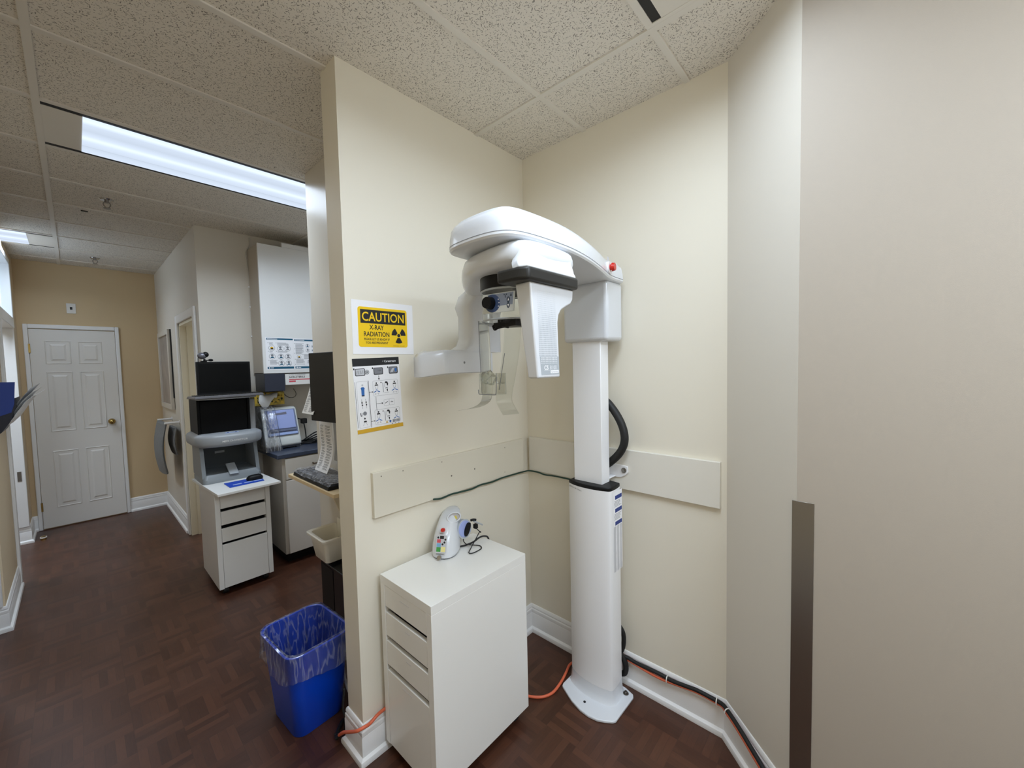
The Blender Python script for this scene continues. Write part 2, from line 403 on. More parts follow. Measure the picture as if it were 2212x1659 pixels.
bx(w, 0.96, 1.08, -4.79, -3.40, 0, H); bx(w, 0.96, 1.08, -3.40, -2.66, 2.06, H)
struct('wall_hall_right', w, WALL2)
struct('wall_hall_end', box(0.96, 2.40, -4.91, -4.79, 0, H), TAN)
w = bmesh.new()
for a, b in ((-4.79, -4.42), (-3.30, -2.48), (-1.69, 3.0)): bx(w, 2.13, 2.25, a, b, 0, H)
bx(w, 2.13, 2.25, -4.42, -3.30, 2.66, H); bx(w, 2.13, 2.25, -2.48, -1.69, 2.06, H)
struct('wall_hall_left', w, BEIGE)
# rooms behind the openings
w = bmesh.new()
bx(w, 3.4, 3.5, -5.0, 3.1, 0, H); bx(w, 2.25, 3.4, -5.0, -4.9, 0, H); bx(w, 2.25, 3.4, -0.2, -0.1, 0, H)
struct('wall_left_room', w, BEIGE)
w = bmesh.new()
bx(w, -0.9, -0.8, -4.9, -2.66, 0, H); bx(w, -0.8, 0.96, -4.91, -4.8, 0, H)
struct('wall_side_room', w, CREAMP)

# baseboards: stepped top, flat face, rounded shoe
PROF = [(0, 0), (0.026, 0), (0.027, 0.012), (0.024, 0.022), (0.016, 0.028), (0.013, 0.03), (0.013, 0.108), (0.0115, 0.112), (0.0125, 0.118), (0.0115, 0.13), (0.008, 0.136), (0.0095, 0.141), (0.0075, 0.152), (0.004, 0.157), (0, 0.158)]
def base(name, path): struct(name, sweep(bmesh.new(), path, PROF), TRIM, smooth=25)
base('baseboard_alcove', [(0.79, -1.02), (0.79, -0.125), (LA, -0.125), (LA, 0), (0, 0), (0, LB), (0.252, 1.3205), (0.252, 3.0)])
base('baseboard_hall_end', [(1.41, -4.79), (1.08, -4.79), (1.08, -3.475)])
base('baseboard_left_far', [(2.25, -4.42), (2.13, -4.42), (2.13, -4.79), (2.092, -4.79)])
base('baseboard_left_middle', [(2.25, -2.48), (2.13, -2.48), (2.13, -3.25)])
base('baseboard_left_near', [(2.13, 3.0), (2.13, -1.69), (2.25, -1.69)])
base('baseboard_recess', [(1.08, -2.585), (1.08, -2.48), (0.713, -2.48)])

# ceiling grid bars
GY = [0.905 + 0.495 * k for k in range(5)] + [0.41, -0.085, -0.59, -1.10, -1.59, -2.085, -2.58, -3.06, -3.54, -4.03, -4.53]
GX = [-1.13, 0.355, 1.82, 3.28]
g = bmesh.new()
for y in GY: bx(g, -1.1, 3.4, y - 0.012, y + 0.012, H - 0.006, H)
for x in GX: bx(g, x - 0.012, x + 0.012, -4.85, 3.0, H - 0.0065, H)
bx(g, 0.357, 0.382, 0.905, 1.40, H - 0.0062, H)
struct('ceiling_grid', g, TBAR)

# far hall door with casing, jambs, hinges, knob
d = thing('door_1', 'white six panel door closed at the far end of the hall', 'door', (1.75, -4.79, 0)); d['kind'] = 'structure'
X0, X1, DZ = 1.445, 2.058, 2.055
p = bmesh.new(); bx(p, X0, X1, -4.80, -4.772, 0.012, DZ)
slab = obj('door_panel', p, DOORW, d)
pm = bmesh.new()
cols = ((0.105, 0.285), (0.335, 0.515)); rows = ((0.21, 0.80), (1.00, 1.62), (1.70, 1.94))
for u0, u1 in cols:
    for z0, z1 in rows:
        a = [(X0 + u0, z0), (X0 + u1, z0), (X0 + u1, z1), (X0 + u0, z1)]
        f = lambda k: [(a[0][0] + k, a[0][1] + k), (a[1][0] - k, a[1][1] + k), (a[2][0] - k, a[2][1] - k), (a[3][0] + k, a[3][1] - k)]
        R = [[(x, -4.772 + o_, z) for x, z in f(k)] for k, o_ in ((0, 0.0002), (0.006, 0.005), (0.012, 0.0008), (0.035, 0.0008), (0.05, 0.007))]
        loft(pm, R, cap0=False)
obj('raised_panel', pm, DOORW, slab, smooth=20)
f = bmesh.new()
for x0, x1, z0, z1 in ((1.410, 1.442, 0, 2.105), (2.061, 2.093, 0, 2.105), (1.442, 2.061, 2.062, 2.105)): bx(f, x0, x1, -4.79, -4.765, z0, z1)
obj('casing', f, TRIM, d, bevel=0.006)
k = bmesh.new(); cyl(k, (1.515, -4.772, 1.06), (1.515, -4.757, 1.06), 0.030); cyl(k, (1.515, -4.757, 1.06), (1.515, -4.735, 1.06), 0.011); ball(k, (1.515, -4.715, 1.06), 0.028, 20, (1, .85, 1))
obj('knob', k, BRASS, d, smooth=50, label='brass door knob')
for z in (0.24, 1.86): obj('hinge', box(2.052, 2.066, -4.775, -4.760, z - 0.045, z + 0.045), BRASS, d)

# doorway on the right of the hall: casing and jamb
t = bmesh.new()
bx(t, 1.08, 1.098, -3.475, -3.40, 0, 2.12); bx(t, 1.08, 1.098, -2.66, -2.585, 0, 2.12); bx(t, 1.08, 1.098, -3.40, -2.66, 2.045, 2.12)
struct('trim_1', t, TRIM, bevel=0.006)
t = bmesh.new()
bx(t, 0.94, 1.08, -3.40, -3.378, 0, 2.045); bx(t, 0.94, 1.08, -2.682, -2.66, 0, 2.045); bx(t, 0.94, 1.08, -3.40, -2.66, 2.02, 2.045); bx(t, 1.0, 1.03, -3.378, -3.363, 0, 2.02)
struct('trim_2', t, CREAMP)
# openings on the left of the hall
t = bmesh.new()
bx(t, 2.125, 2.26, -4.42, -4.40, 0.16, 2.06); bx(t, 2.125, 2.26, -3.32, -3.30, 0, 2.06); bx(t, 2.112, 2.13, -3.30, -3.235, 0, 2.12)
j = struct('trim_3', t, TRIM, bevel=0.003)
obj('strike_plate', box(2.15, 2.175, -4.4, -4.397, 0.60, 0.69), STEEL, j)
t = bmesh.new(); bx(t, 2.138, 2.26, -2.48, -2.46, 0.16, 2.06); bx(t, 2.138, 2.26, -1.71, -1.69, 0, 2.06); bx(t, 2.138, 2.26, -2.48, -1.69, 2.04, 2.06)
struct('trim_4', t, TRIM, bevel=0.003)
wn = thing('window_1', 'tall bright transom window over the left doorway of the hall', 'window', (2.19, -3.86, 2.04)); wn['kind'] = 'structure'
t = bmesh.new(); bx(t, 2.12, 2.25, -4.42, -3.30, 2.03, 2.12); bx(t, 2.12, 2.25, -4.42, -4.36, 2.12, 2.66); bx(t, 2.12, 2.25, -3.36, -3.30, 2.12, 2.66); bx(t, 2.12, 2.25, -4.36, -3.36, 2.61, 2.66)
obj('window_frame', t, TRIM, wn, bevel=0.004)
gm = bpy.data.materials.new('lit_window'); gm.use_nodes = True
gb = gm.node_tree.nodes['Principled BSDF']; gb.inputs['Base Color'].default_value = rgb(200, 215, 230); gb.inputs['Emission Color'].default_value = rgb(206, 226, 246); gb.inputs['Emission Strength'].default_value = 1.0
obj('pane', box(2.18, 2.19, -4.37, -3.35, 2.11, 2.62), gm, wn)

# fluorescent fittings: two black air slots, unlit end panels, lit diffuser
def fitting(y0, y1, x0, x1, lit0, lit1, strength, label, spread=135):
    t = thing('ceiling_light', label, 'ceiling light', ((x0 + x1) / 2, (y0 + y1) / 2, H), 0, 'recessed fluorescent ceiling lights')
    b = bmesh.new(); s = 0.012
    for a in (y0 + s, y1 - s - 0.032): bx(b, x0 + s, x1 - s, a, a + 0.032, H - 0.003, H)
    obj('air_slot', b, SLOT, t)
    a0, a1 = y0 + s + 0.032, y1 - s - 0.032
    for p0, p1 in ((x0 + s, lit0), (lit1, x1 - s)):
        if p1 - p0 > 0.01: obj('end_panel', box(p0, p1, a0, a1, H - 0.005, H), TBAR, t)
    m = mat_lamp('lamp_diffuser', (222, 236, 255), GLOW, 0.0, (a1 - a0) / 2)
    ld_ = bpy.data.lights.new('fluorescent_tubes', 'AREA'); ld_.shape = 'RECTANGLE'; ld_.size = lit1 - lit0; ld_.size_y = a1 - a0
    ld_.energy = strength; ld_.color = (0.74, 0.86, 1.0); ld_.spread = math.radians(spread)
    lo = bpy.data.objects.new('fluorescent_tubes', ld_); COL.objects.link(lo); lo.parent = t; lo.location = ((lit0 + lit1) / 2 - t.location.x, 0, -0.012)
    obj('diffuser', box(lit0, lit1, a0, a1, H - 0.008, H), m, t)
    return t
fitting(0.905, 1.40, 0.37, 1.82, 0.54, 1.65, LAMP_ALCOVE, 'fluorescent ceiling light over the alcove, only its unlit end in view', 168)
fitting(2.39, 2.885, 0.37, 1.82, 0.51, 1.68, FILL_BEHIND, 'added fill light built as a ceiling fitting over the passage behind the viewpoint', 172)  # unseen fill added behind the camera to lift the lower alcove
fitting(-1.59, -1.10, -1.13, 0.355, -0.995, 0.22, 9.0, 'added fill light built as a ceiling fitting in the recess, hidden behind the wall end', 165)  # hidden fill added to brighten the wall cabinet and white column
fitting(-1.59, -1.10, 0.355, 1.82, 0.49, 1.685, LAMP_HALL, 'long lit fluorescent ceiling light running across the hall', 152)
fitting(-4.03, -3.54, 1.82, 3.28, 1.975, 3.14, LAMP_FAR, 'small lit corner of a ceiling light far down the hall', 152)
fitting(-4.03, -3.54, -0.72, 0.74, -0.58, 0.60, LAMP_ROOM, 'fluorescent ceiling light in the room behind the hall doorway')

# sprinkler heads and a small clip on the hall ceiling
def sprinkler(x, y, label):
    t = thing('fire_sprinkler', label, 'sprinkler', (x, y, H), 0, 'fire sprinklers on the hall ceiling')
    b = bmesh.new(); cyl(b, (x, y, H), (x, y, H - 0.008), 0.036, 0.03); obj('escutcheon', b, CHROME, t, smooth=40)
    b = bmesh.new(); cyl(b, (x, y, H - 0.008), (x, y, H - 0.022), 0.011)
    for s in (-1, 1): tube(b, [(x + s * 0.011, y, H - 0.015), (x + s * 0.017, y, H - 0.035), (x + s * 0.004, y, H - 0.056)], 0.003, 6)
    obj('frame_arm', b, STEEL, t, smooth=40)
    b = bmesh.new(); cyl(b, (x, y, H - 0.056), (x, y, H - 0.06), 0.018); obj('deflector', b, STEEL, t)
sprinkler(1.566, -2.29, 'metal fire sprinkler on the hall ceiling nearer the long light')
sprinkler(1.572, -4.25, 'metal fire sprinkler on the ceiling near the far hall door')
tag(obj('ceiling_clip', box(1.645, 1.68, -2.655, -2.645, H - 0.006, H), DGREY), 'tiny dark clip stuck to the hall ceiling', 'clip')
# ---------------------------------------------------------------- dental panoramic x-ray unit
xr = thing('panoramic_xray_unit', 'white dental panoramic x-ray machine standing in the alcove corner', 'x-ray machine', (0.15, 0.52, 0))
bp_poly = [(.055, .388), (.228, .386), (.245, .392), (.262, .425), (.287, .475), (.303, .53), (.306, .575), (.298, .615), (.282, .645), (.262, .672), (.25, .681), (.085, .684), (.07, .676), (.055, .63)]
base_plate = obj('base_plate', prism(bmesh.new(), bp_poly, 0, 0.012), WHITE, xr, bevel=0.003)
b = bmesh.new(); cyl(b, (.255, .525, .011), (.255, .525, .0135), .006, n=12); obj('bolt_hole', b, INK, base_plate)
b = bmesh.new(); cyl(b, (.088, .648, .011), (.088, .648, .015), .013, n=16); cyl(b, (.088, .648, .015), (.088, .648, .024), .0065, n=6); obj('bolt', b, STEEL, base_plate)
colp = chaikin([(.07, .41), (.165, .404), (.178, .404), (.20, .455), (.208, .52), (.202, .585), (.19, .622), (.185, .628), (.175, .632), (.12, .632), (.07, .622)], 1)
low = obj('lower_column', loft(bmesh.new(), [ring(ccw(colp), z) for z in (0.012, 1.004)]), WHITEM, xr, smooth=30)
foot = bmesh.new(); cp = ccw(colp)
loft(foot, [ring(inset(cp, -0.012), 0.012), ring(inset(cp, -0.007), 0.02), ring(inset(cp, -0.003), 0.04), ring(inset(cp, -0.0005), 0.075)], cap0=False, cap1=False); obj('foot_fairing', foot, WHITE, low, smooth=60)
obj('collar', loft(bmesh.new(), [ring(cp, 1.004), ring(cp, 1.016), ring(inset(cp, 0.004), 1.02)]), BLACK, xr, smooth=30)
st = Sheet((.163, .6325, .62), (-1, 0, 0), (0, 0, 1))
lb = bmesh.new(); st.rect(lb, 0, 0, .085, .375); stick = obj('warning_sticker', lb, PAPER, low)
for v in (.355, .295, .235): obj('sticker_bar', st.rect(bmesh.new(), .018, v - .018, .082, v, 2), NAVY, stick)
lb = bmesh.new()
for k in range(46):
    v = .212 - k * .0046
    for u0, u1 in ((.004, .028), (.034, .056), (.062, .083)):
        st.rect(lb, u0, v - .002, u1 - random.random() * .008, v, 2)
obj('sticker_print', lb, INKG, stick); lb = bmesh.new()
for v in (.33, .27):
    for k in range(5): st.rect(lb, .01, v - k * .006 - .002, .06 + .02 * random.random(), v - k * .006, 2)
obj('sticker_print', lb, INKG, stick)
lb = bmesh.new(); s2 = Sheet((.1795, .405, .985), (.0215, .05, 0), (0, 0, 1)); s2.text(lb, 'CAUTION  HB0  FOR 0011', 0.004, 0.004, .009, 0.0); obj('column_print', lb, INK, low)
obj('upper_column', box(.088, .16, .425, .576, 1.0, 1.69), WHITEM, xr, bevel=0.003)
hs = bmesh.new(); bx(hs, .03, .178, .386, .622, 1.68, 1.95); obj('column_housing', hs, WHITE, xr, bevel=0.018, seg=4)
arm = [(.028, .638), (.10, .638), (.19, .644), (.333, .69), (.5, .733), (.634, .755), (.74, .759), (.85, .755), (.905, .745), (.938, .724), (.956, .686), (.962, .63), (.960, .56), (.951, .50), (.93, .466), (.899, .453), (.855, .449), (.6, .432), (.3, .40), (.10, .38), (.028, .378)]
armp = ccw(chaikin(arm, 2))
A_ = bmesh.new()
loft(A_, [ring(inset(armp, d), z) for d, z in ((.012, 1.944), (.004, 1.946), (.0, 1.952), (.002, 1.985), (.008, 2.012), (.018, 2.026), (.024, 2.029), (.03, 2.037), (.045, 2.042))])
ov = obj('overhead_arm', A_, WHITE, xr, smooth=35)
obj('arm_seam', loft(bmesh.new(), [ring(inset(armp, -.0003), 1.9595), ring(inset(armp, -.0002), 1.9612)], False, False), SEAM, ov, smooth=60)
# stop button on the side of the arm
nrm = Vector((-.17, .985, 0)).normalized(); bc = Vector((.212, .655, 1.987))
b = bmesh.new(); cyl(b, bc - nrm * .01, bc + nrm * .003, .026, .025); obj('button_recess', b, WHITEM, ov, smooth=40)
b = bmesh.new(); cyl(b, bc, bc + nrm * .012, .012); cyl(b, bc + nrm * .012, bc + nrm * .024, .0185, .016); obj('stop_button', b, RED, ov, smooth=40, label='red stop button')
s3 = Sheet((.236, .657, 1.992), (-.985, -.17, 0), (0, -0.10, 1)); lb = bmesh.new(); s3.rect(lb, .006, .024, .03, .040); obj('arm_sticker', lb, INKL, ov)
# rotating head under the arm
hd = ccw(chaikin([(.665, .770), (.70, .776), (.80, .782), (.86, .778), (.905, .758), (.922, .70), (.914, .60), (.888, .492), (.832, .412), (.74, .306), (.66, .232), (.60, .212), (.48, .22), (.46, .30), (.50, .50), (.60, .70), (.66, .76)], 1))
hb = bmesh.new()
loft(hb, [ring(inset(hd, d), z) for d, z in ((.055, 1.868), (.030, 1.870), (.012, 1.877), (.003, 1.888), (0, 1.90), (.001, 1.914), (.006, 1.929), (.016, 1.938), (.05, 1.941))])
head = obj('rotating_head', hb, WHITE, xr, smooth=40)
hp = bmesh.new(); cyl(hp, (.76, .56, 1.94), (.76, .56, 1.948), .10, n=32); obj('head_pivot', hp, WHITEM, head)
nk = bmesh.new()
loft(nk, [[(x, y, z) for x, y in ccw([(x0, y1), (x1, y1), (x1 + .008, y1 - .026), (x1 - .006, y1 - .06), (x1 - .10, y0), (x0, y0)])] for x0, x1, y0, y1, z in ((.742, .966, .72, .829, 1.836), (.742, .966, .72, .828, 1.842), (.735, .958, .71, .818, 1.853), (.705, .935, .68, .797, 1.868), (.688, .912, .66, .781, 1.886), (.684, .895, .64, .772, 1.91))])
obj('source_neck', nk, WHITE, head, bevel=0.008, seg=3)
bd = bmesh.new(); prism(bd, [(.735, .834), (.970, .834), (.984, .806), (.984, .73), (.735, .73)], 1.802, 1.837); obj('band', bd, DGREY, head, bevel=0.008, seg=3)
src = bmesh.new()
P2 = ccw([(.948, 1.803), (.924, 1.543), (.818, 1.543), (.824, 1.70), (.819, 1.722), (.806, 1.738), (.785, 1.748), (.757, 1.760), (.746, 1.772), (.743, 1.803)])
fr = [(x, .819, z) for x, z in P2]; bk = [(x - (.004 if x > .9 else 0), .762 + (1.803 - z) * .075, z) for x, z in P2]
loft(src, [fr, bk]); sp = obj('source_panel', src, WHITE, head, bevel=0.005, seg=3)
fs = Sheet((.922, .8192, 1.543), (-1, 0, 0), (0, 0, 1))
gp = bmesh.new(); fs.poly(gp, [(.016, .009), (.098, .009), (.0975, .060), (.010, .060)], 0); obj('grey_plate', gp, DOTG, sp)
dg = bmesh.new()
for r in range(33):
    v = .063 + r * .0055; w_ = min(1.0, .18 + (33 - r) / 24.0) if r > 6 else 1.0
    for c_ in range(15):
        u = .012 + .0055 * c_ - (v * .03)
        rad = .0019 * w_
        if r > 27: rad = .0007
        fs.disc(dg, u, v, rad, 0, 6)
obj('dot_grid', dg, DOTG, sp)
dw = bmesh.new()
for r in range(4):
    for c_ in range(14): fs.disc(dw, .016 + .0055 * c_, .041 + r * .005, .0011 + .0002 * r, 1, 6)
fs.text(dw, 'CS', .028, .0235, .0165, .03, 'LEFT', 1); fs.text(dw, '8100', .054, .0235, .0165, -.008, 'LEFT', 1, .98)
fs.rect(dw, .028, .0208, .095, .0213, 1); fs.rr(dw, .057, .0125, .096, .0208, .002, 1)
obj('model_lettering', dw, WHITEM, sp)
cs = bmesh.new(); fs.text(cs, 'Carestream', .0595, .0145, .0072, .0, 'LEFT', 2); obj('maker_lettering', cs, DOTG, sp)
# sensor side
sa = bmesh.new()
def sec(x0, x1, y0, y1, z): return [(x, y, z) for x, y in rrect(x0, x1, y0, y1, min(.02, (x1 - x0) / 3, (y1 - y0) / 3), 3)]
loft(sa, [sec(.46, .72, .13, .25, 1.640), sec(.46, .69, .14, .25, 1.648), sec(.46, .655, .145, .25, 1.668), sec(.46, .645, .15, .25, 1.70), sec(.46, .642, .15, .25, 1.79), sec(.46, .66, .15, .26, 1.83), sec(.47, .655, .17, .30, 1.875), sec(.50, .64, .20, .30, 1.90)])
obj('sensor_arm', sa, WHITE, head, smooth=50)
sb = bmesh.new(); BP = [(.535, .258), (.785, .258), (.80, .252), (.862, .20), (.87, .185), (.866, .15), (.80, .085), (.535, .085)]
q = ccw(BP); lowz = lambda x, b_: b_ - max(0, x - .79) * .18
loft(sb, [[(x, y, lowz(x, 1.552)) for x, y in inset(q, .01)], [(x, y, lowz(x, 1.556)) for x, y in q], [(x, y, lowz(x, 1.632)) for x, y in q], [(x, y, lowz(x, 1.646)) for x, y in inset(q, .012)], [(x, y, lowz(x, 1.648)) for x, y in inset(q, .03)]])
sbo = obj('sensor_box', sb, WHITE, head, smooth=40)
ss = Sheet((.785, .2582, 1.556), (-1, 0, 0), (0, 0, 1)); dd = bmesh.new()
for r in range(10):
    for c_ in range(28): ss.disc(dd, .01 + c_ * .0062, .006 + r * .0056, .0014 - r * .0001, 0, 6)
obj('dot_grid', dd, INKL, sbo)
dd = bmesh.new(); ss.disc(dd, .088, .040, .005, 1, 14); obj('indicator', dd, SEAM, sbo)
# patient positioning console hanging under the head
cc = (.757, .585)
cpm = bmesh.new(); cyl(cpm, (*cc, 1.829), (*cc, 1.876), .109, .109, 40); obj('console_cap', cpm, BLACK, xr, smooth=40)
clp = [(x, y) for x, y in circ(40, .106, *cc)]
clr = bmesh.new(); loft(clr, [ring(clp, 1.829), ring(clp, 1.806), ring(inset(ccw(clp), .004), 1.726), ring(inset(ccw(clp), .02), 1.716)], cap0=False, cap1=False)
cl = obj('clear_console', clr, CLEAR, xr, smooth=40)
crim = bmesh.new()
for z_, r_ in ((1.825, .107), (1.729, .103)): tube(crim, [(cc[0] + r_ * math.cos(a), cc[1] + r_ * math.sin(a), z_) for a in [i * math.pi / 20 - 1.6 for i in range(52)]], .003, 6, 0)
obj('console_rim', crim, GREYL, cl, smooth=40)
an = math.radians(8); ux = Vector((-math.sin(an), math.cos(an), 0)); nx = Vector((math.cos(an), math.sin(an), 0))
po = Vector((.864, .602, 1.750)) - ux * .049
cps = Sheet(po, ux, (0, 0, 1))
b = bmesh.new(); cps.poly(b, [(.0, -.002), (.122, -.002), (.128, .058), (.004, .058)], 0); bpl = [f_ for f_ in b.faces]
ex = bmesh.ops.extrude_face_region(b, geom=bpl); bmesh.ops.translate(b, vec=-nx * .004, verts=[v for v in ex['geom'] if isinstance(v, bmesh.types.BMVert)])
cpan = obj('control_panel', b, PALEG, xr)
b = bmesh.new(); cps.poly(b, [(.03, .018), (.119, .018), (.124, .056), (.024, .056)], 1); obj('panel_field', b, mat('panel_blue_grey', (140, 150, 170), .4), cpan)
b = bmesh.new(); cps.disc(b, .042, .028, .030, 2, 28, .0285); obj('dial_ring', b, mat('dial_blue', (62, 82, 124), .4), cpan)
kc = po + ux * .034 + Vector((0, 0, .029)); b = bmesh.new(); cyl(b, kc, kc + nx * .022, .0205, .018, 28); obj('knob', b, BLACK, cpan, smooth=40)
b = bmesh.new(); cps.disc(b, .104, .034, .0065, 2, 16, .009); cps.disc(b, .103, .017, .006, 2, 16, .009); cps.disc(b, .093, .048, .002, 2, 8)
for k in range(3):
    a = math.radians(90 + 120 * k); cps.disc(b, .093 + .005 * math.cos(a), .048 - .005 * math.sin(a), .0024, 2, 8)
cps.poly(b, [(.110, .044), (.118, .044), (.114, .053)], 2); obj('panel_print', b, mat('symbol_ink', (52, 66, 84), .5), cpan)
obj('up_arrow', cps.poly(bmesh.new(), [(.1005, .0305), (.1075, .0305), (.104, .040)], 3), PAPER, cpan); obj('down_arrow', cps.poly(bmesh.new(), [(.0995, .0205), (.103, .0115), (.1065, .0205)], 3), PAPER, cpan)
b = bmesh.new()
for a in (25, 0, -25):
    a = math.radians(a); cps.disc(b, .042 + .026 * math.cos(a), .028 + .025 * math.sin(a), .0022, 3, 6)
obj('dial_marking', b, PAPER, cpan)
# clear temple guides with flared ends and bite cup
gd = bmesh.new(); T_ = .004
def strip(pts, w, n):      # curved sheet of width w along direction n
    n = Vector(n).normalized() * w / 2
    loft(gd, [[tuple(Vector(p) - n), tuple(Vector(p) + n), tuple(Vector(p) + n + Vector((0, T_, 0))), tuple(Vector(p) - n + Vector((0, T_, 0)))] for p in spline(pts, 4)])
strip([(.80, .483, 1.735), (.80, .488, 1.64), (.80, .490, 1.55), (.80, .492, 1.485), (.80, .478, 1.452), (.80, .425, 1.430), (.80, .358, 1.418)], .05, (1, .1, 0))
strip([(.80, .622, 1.735), (.80, .612, 1.64), (.80, .592, 1.55), (.80, .578, 1.50), (.80, .572, 1.465), (.80, .585, 1.44), (.80, .603, 1.418)], .06, (1, -.3, 0))
guide = obj('temple_guide', gd, CLEAR, xr, smooth=40)
for a, b_ in (((.826, .486, 1.735), (.826, .493, 1.488)), ((.826, .606, 1.62), (.826, .577, 1.50))):
    e_ = bmesh.new(); tube(e_, [a, b_], .0012, 6, 0); obj('guide_edge', e_, SEAM, guide)
cup = bmesh.new(); cpp = rrect(.79, .845, .495, .583, .012, 3); loft(cup, [ring(cpp, 1.484), ring(cpp, 1.555)], True, False); obj('chin_cup', cup, CLEAR, xr, smooth=40)
e_ = bmesh.new(); tube(e_, [(.845, .497, 1.50), (.845, .499, 1.486), (.845, .51, 1.4845), (.845, .57, 1.4845), (.845, .58, 1.488), (.845, .583, 1.51), (.845, .584, 1.556)], .0013, 6, 3); obj('cup_edge', e_, SEAM, guide)
bag = bmesh.new(); ball(bag, (.82, .525, 1.538), .026, 14, (.8, 1.2, .9))
for v in bag.verts: v.co += Vector((random.uniform(-.005, .005), random.uniform(-.006, .006), random.uniform(-.006, .006)))
obj('bite_cover', bag, CLEAR, guide)
clip = bmesh.new(); bx(clip, .785, .825, .558, .598, 1.708, 1.722); bx(clip, .78, .83, .598, .66, 1.706, 1.731); bx(clip, .80, .812, .565, .573, 1.722, 1.735); bx(clip, .80, .812, .592, .602, 1.722, 1.738)
tube(clip, [(.82, .552, 1.713), (.824, .562, 1.701), (.824, .575, 1.705), (.82, .60, 1.708), (.82, .62, 1.705)], .005, 8)
obj('nose_rest', clip, BLACK, xr, bevel=0.003)
hz = bmesh.new(); tube(hz, [(.055, .50, 1.42), (.06, .556, 1.39), (.06, .608, 1.325), (.06, .636, 1.262), (.06, .638, 1.205), (.06, .612, 1.152), (.062, .56, 1.10), (.07, .50, 1.06)], .0185, 14); obj('power_hose', hz, BLACKR, xr, smooth=60)
hz = bmesh.new(); tube(hz, [(.05, .58, .32), (.045, .615, .27), (.043, .613, .20), (.05, .59, .15)], .011, 10); tube(hz, [(.05, .60, .17), (.045, .625, .125), (.045, .622, .075), (.05, .58, .055)], .013, 10); obj('power_cable', hz, BLACKR, xr, smooth=60)
br = bmesh.new(); prism_x(br, [(.47, 1.022), (.60, 1.028), (.625, 1.042), (.64, 1.058), (.638, 1.086), (.62, 1.09), (.47, 1.09)], .0215, .0265); bx(br, .0265, .088, .49, .575, 1.03, 1.036)
brk = obj('wall_bracket', br, WHITEM, xr, bevel=0.002)
b = bmesh.new(); cyl(b, (.0265, .618, 1.066), (.029, .618, 1.066), .013, n=18); cyl(b, (.029, .618, 1.066), (.035, .618, 1.066), .0085, n=6); obj('bolt', b, STEEL, brk)
# ---------------------------------------------------------------- drawer units (one builder, two differing units)
def drawer_unit(loc, rot, label, gaps, W, D, ztop, top_t, z0, front, pulls=True):
    """front of the unit at local +D/2 along local y; width W along local x"""
    t = thing('drawer_unit', label, 'drawer unit', loc, rot)
    ft = .012
    c = bmesh.new(); hw, hd_ = W / 2, D / 2
    bx(c, -hw, -hw + .030, -hd_, hd_, z0, ztop - top_t); bx(c, hw - .030, hw, -hd_, hd_, z0, ztop - top_t)
    bx(c, -hw + .030, hw - .030, -hd_, -hd_ + .01, z0, ztop - top_t); bx(c, -hw + .030, hw - .030, -hd_, hd_ - .03, z0, z0 + .015)
    obj('carcass', c, MELA, t, local=True, bevel=.001)
    dk = bmesh.new(); bx(dk, -hw + .030, hw - .030, -hd_ + .05, hd_ - .045, z0 + .015, ztop - top_t); obj('drawer_box', dk, BLACK, t, local=True)
    if front:
        obj('top_panel', box(-hw, hw, -hd_, hd_, ztop - top_t, ztop), MELA, t, local=True, bevel=.001)
    else:
        obj('top_panel', box(-hw + .002, hw - .002, -hd_, hd_ - .004, ztop - top_t, ztop), MELA, t, local=True)
    for k, (a, b) in enumerate(gaps):
        d_ = bmesh.new(); bx(d_, -hw + .0315, hw - .0315, hd_ - .017, hd_ - .001, a, b)
        dr = obj('drawer', d_, MELA, t, local=True, bevel=.0015)
        if pulls:
            m_ = bmesh.new(); bx(m_, -.032, .032 if k in (0, 3) else .0, hd_ - .0012, hd_ - .0006, b - .024, b - .0225); obj('label_slot', m_, INKL, dr, local=True)
            rail = bmesh.new(); bx(rail, -hw + .032, hw - .032, hd_ - .045, hd_ - .040, b + .002, b + .012); obj('pull_gap', rail, BLACK, dr, local=True)
    for sx in (-1, 1):
        for sy in (-1, 1):
            x, y = sx * (hw - .045), sy * (hd_ - .05)
            w_ = bmesh.new()
            for o_ in (-.008, .008): cyl(w_, (x - .0075 + o_, y, .024), (x + .0075 + o_, y, .024), .024, n=18)
            bx(w_, x - .012, x + .012, y - .004, y + .02, .03, z0); obj('caster', w_, BLACKR, t, local=True, smooth=40)
    return t
# the near unit stands along the left alcove wall, drawers facing +x
drawer_unit((.727, .200, 0), -math.pi / 2, 'white drawer unit in the alcove, carrying the small white laser device', ((.630, .7145), (.511, .606), (.390, .489), (.052, .366)), .341, .506, .75, .034, .05, True)

# ---------------------------------------------------------------- laser device on the unit
lz = thing('dental_laser', 'small white tabletop device with coloured keypad and blue reel on the drawer unit', 'dental device', (.68, .07, .75))
def egg(cx, cy, ax, ay, z, n=28, p=2.4):
    return [(cx + ax * math.copysign(abs(math.cos(t)) ** (2 / p), math.cos(t)), cy + ay * math.copysign(abs(math.sin(t)) ** (2 / p), math.sin(t)), z) for t in [2 * math.pi * i / n for i in range(n)]]
b = bmesh.new(); RG = [(.692, .072, .066, .050, .7525), (.692, .072, .072, .056, .757), (.690, .072, .074, .058, .77), (.682, .071, .074, .056, .80), (.666, .070, .072, .052, .835), (.643, .069, .068, .047, .865), (.619, .068, .062, .043, .888), (.602, .067, .055, .037, .903), (.592, .067, .040, .027, .912), (.588, .067, .02, .014, .915)]
loft(b, [egg(*r) for r in RG]); body = obj('device_body', b, WHITE, lz, smooth=50)
b = bmesh.new(); loft(b, [egg(.692, .072, .067, .051, .750), egg(.692, .072, .070, .054, .7545)]); obj('device_foot', b, SEAM, lz)
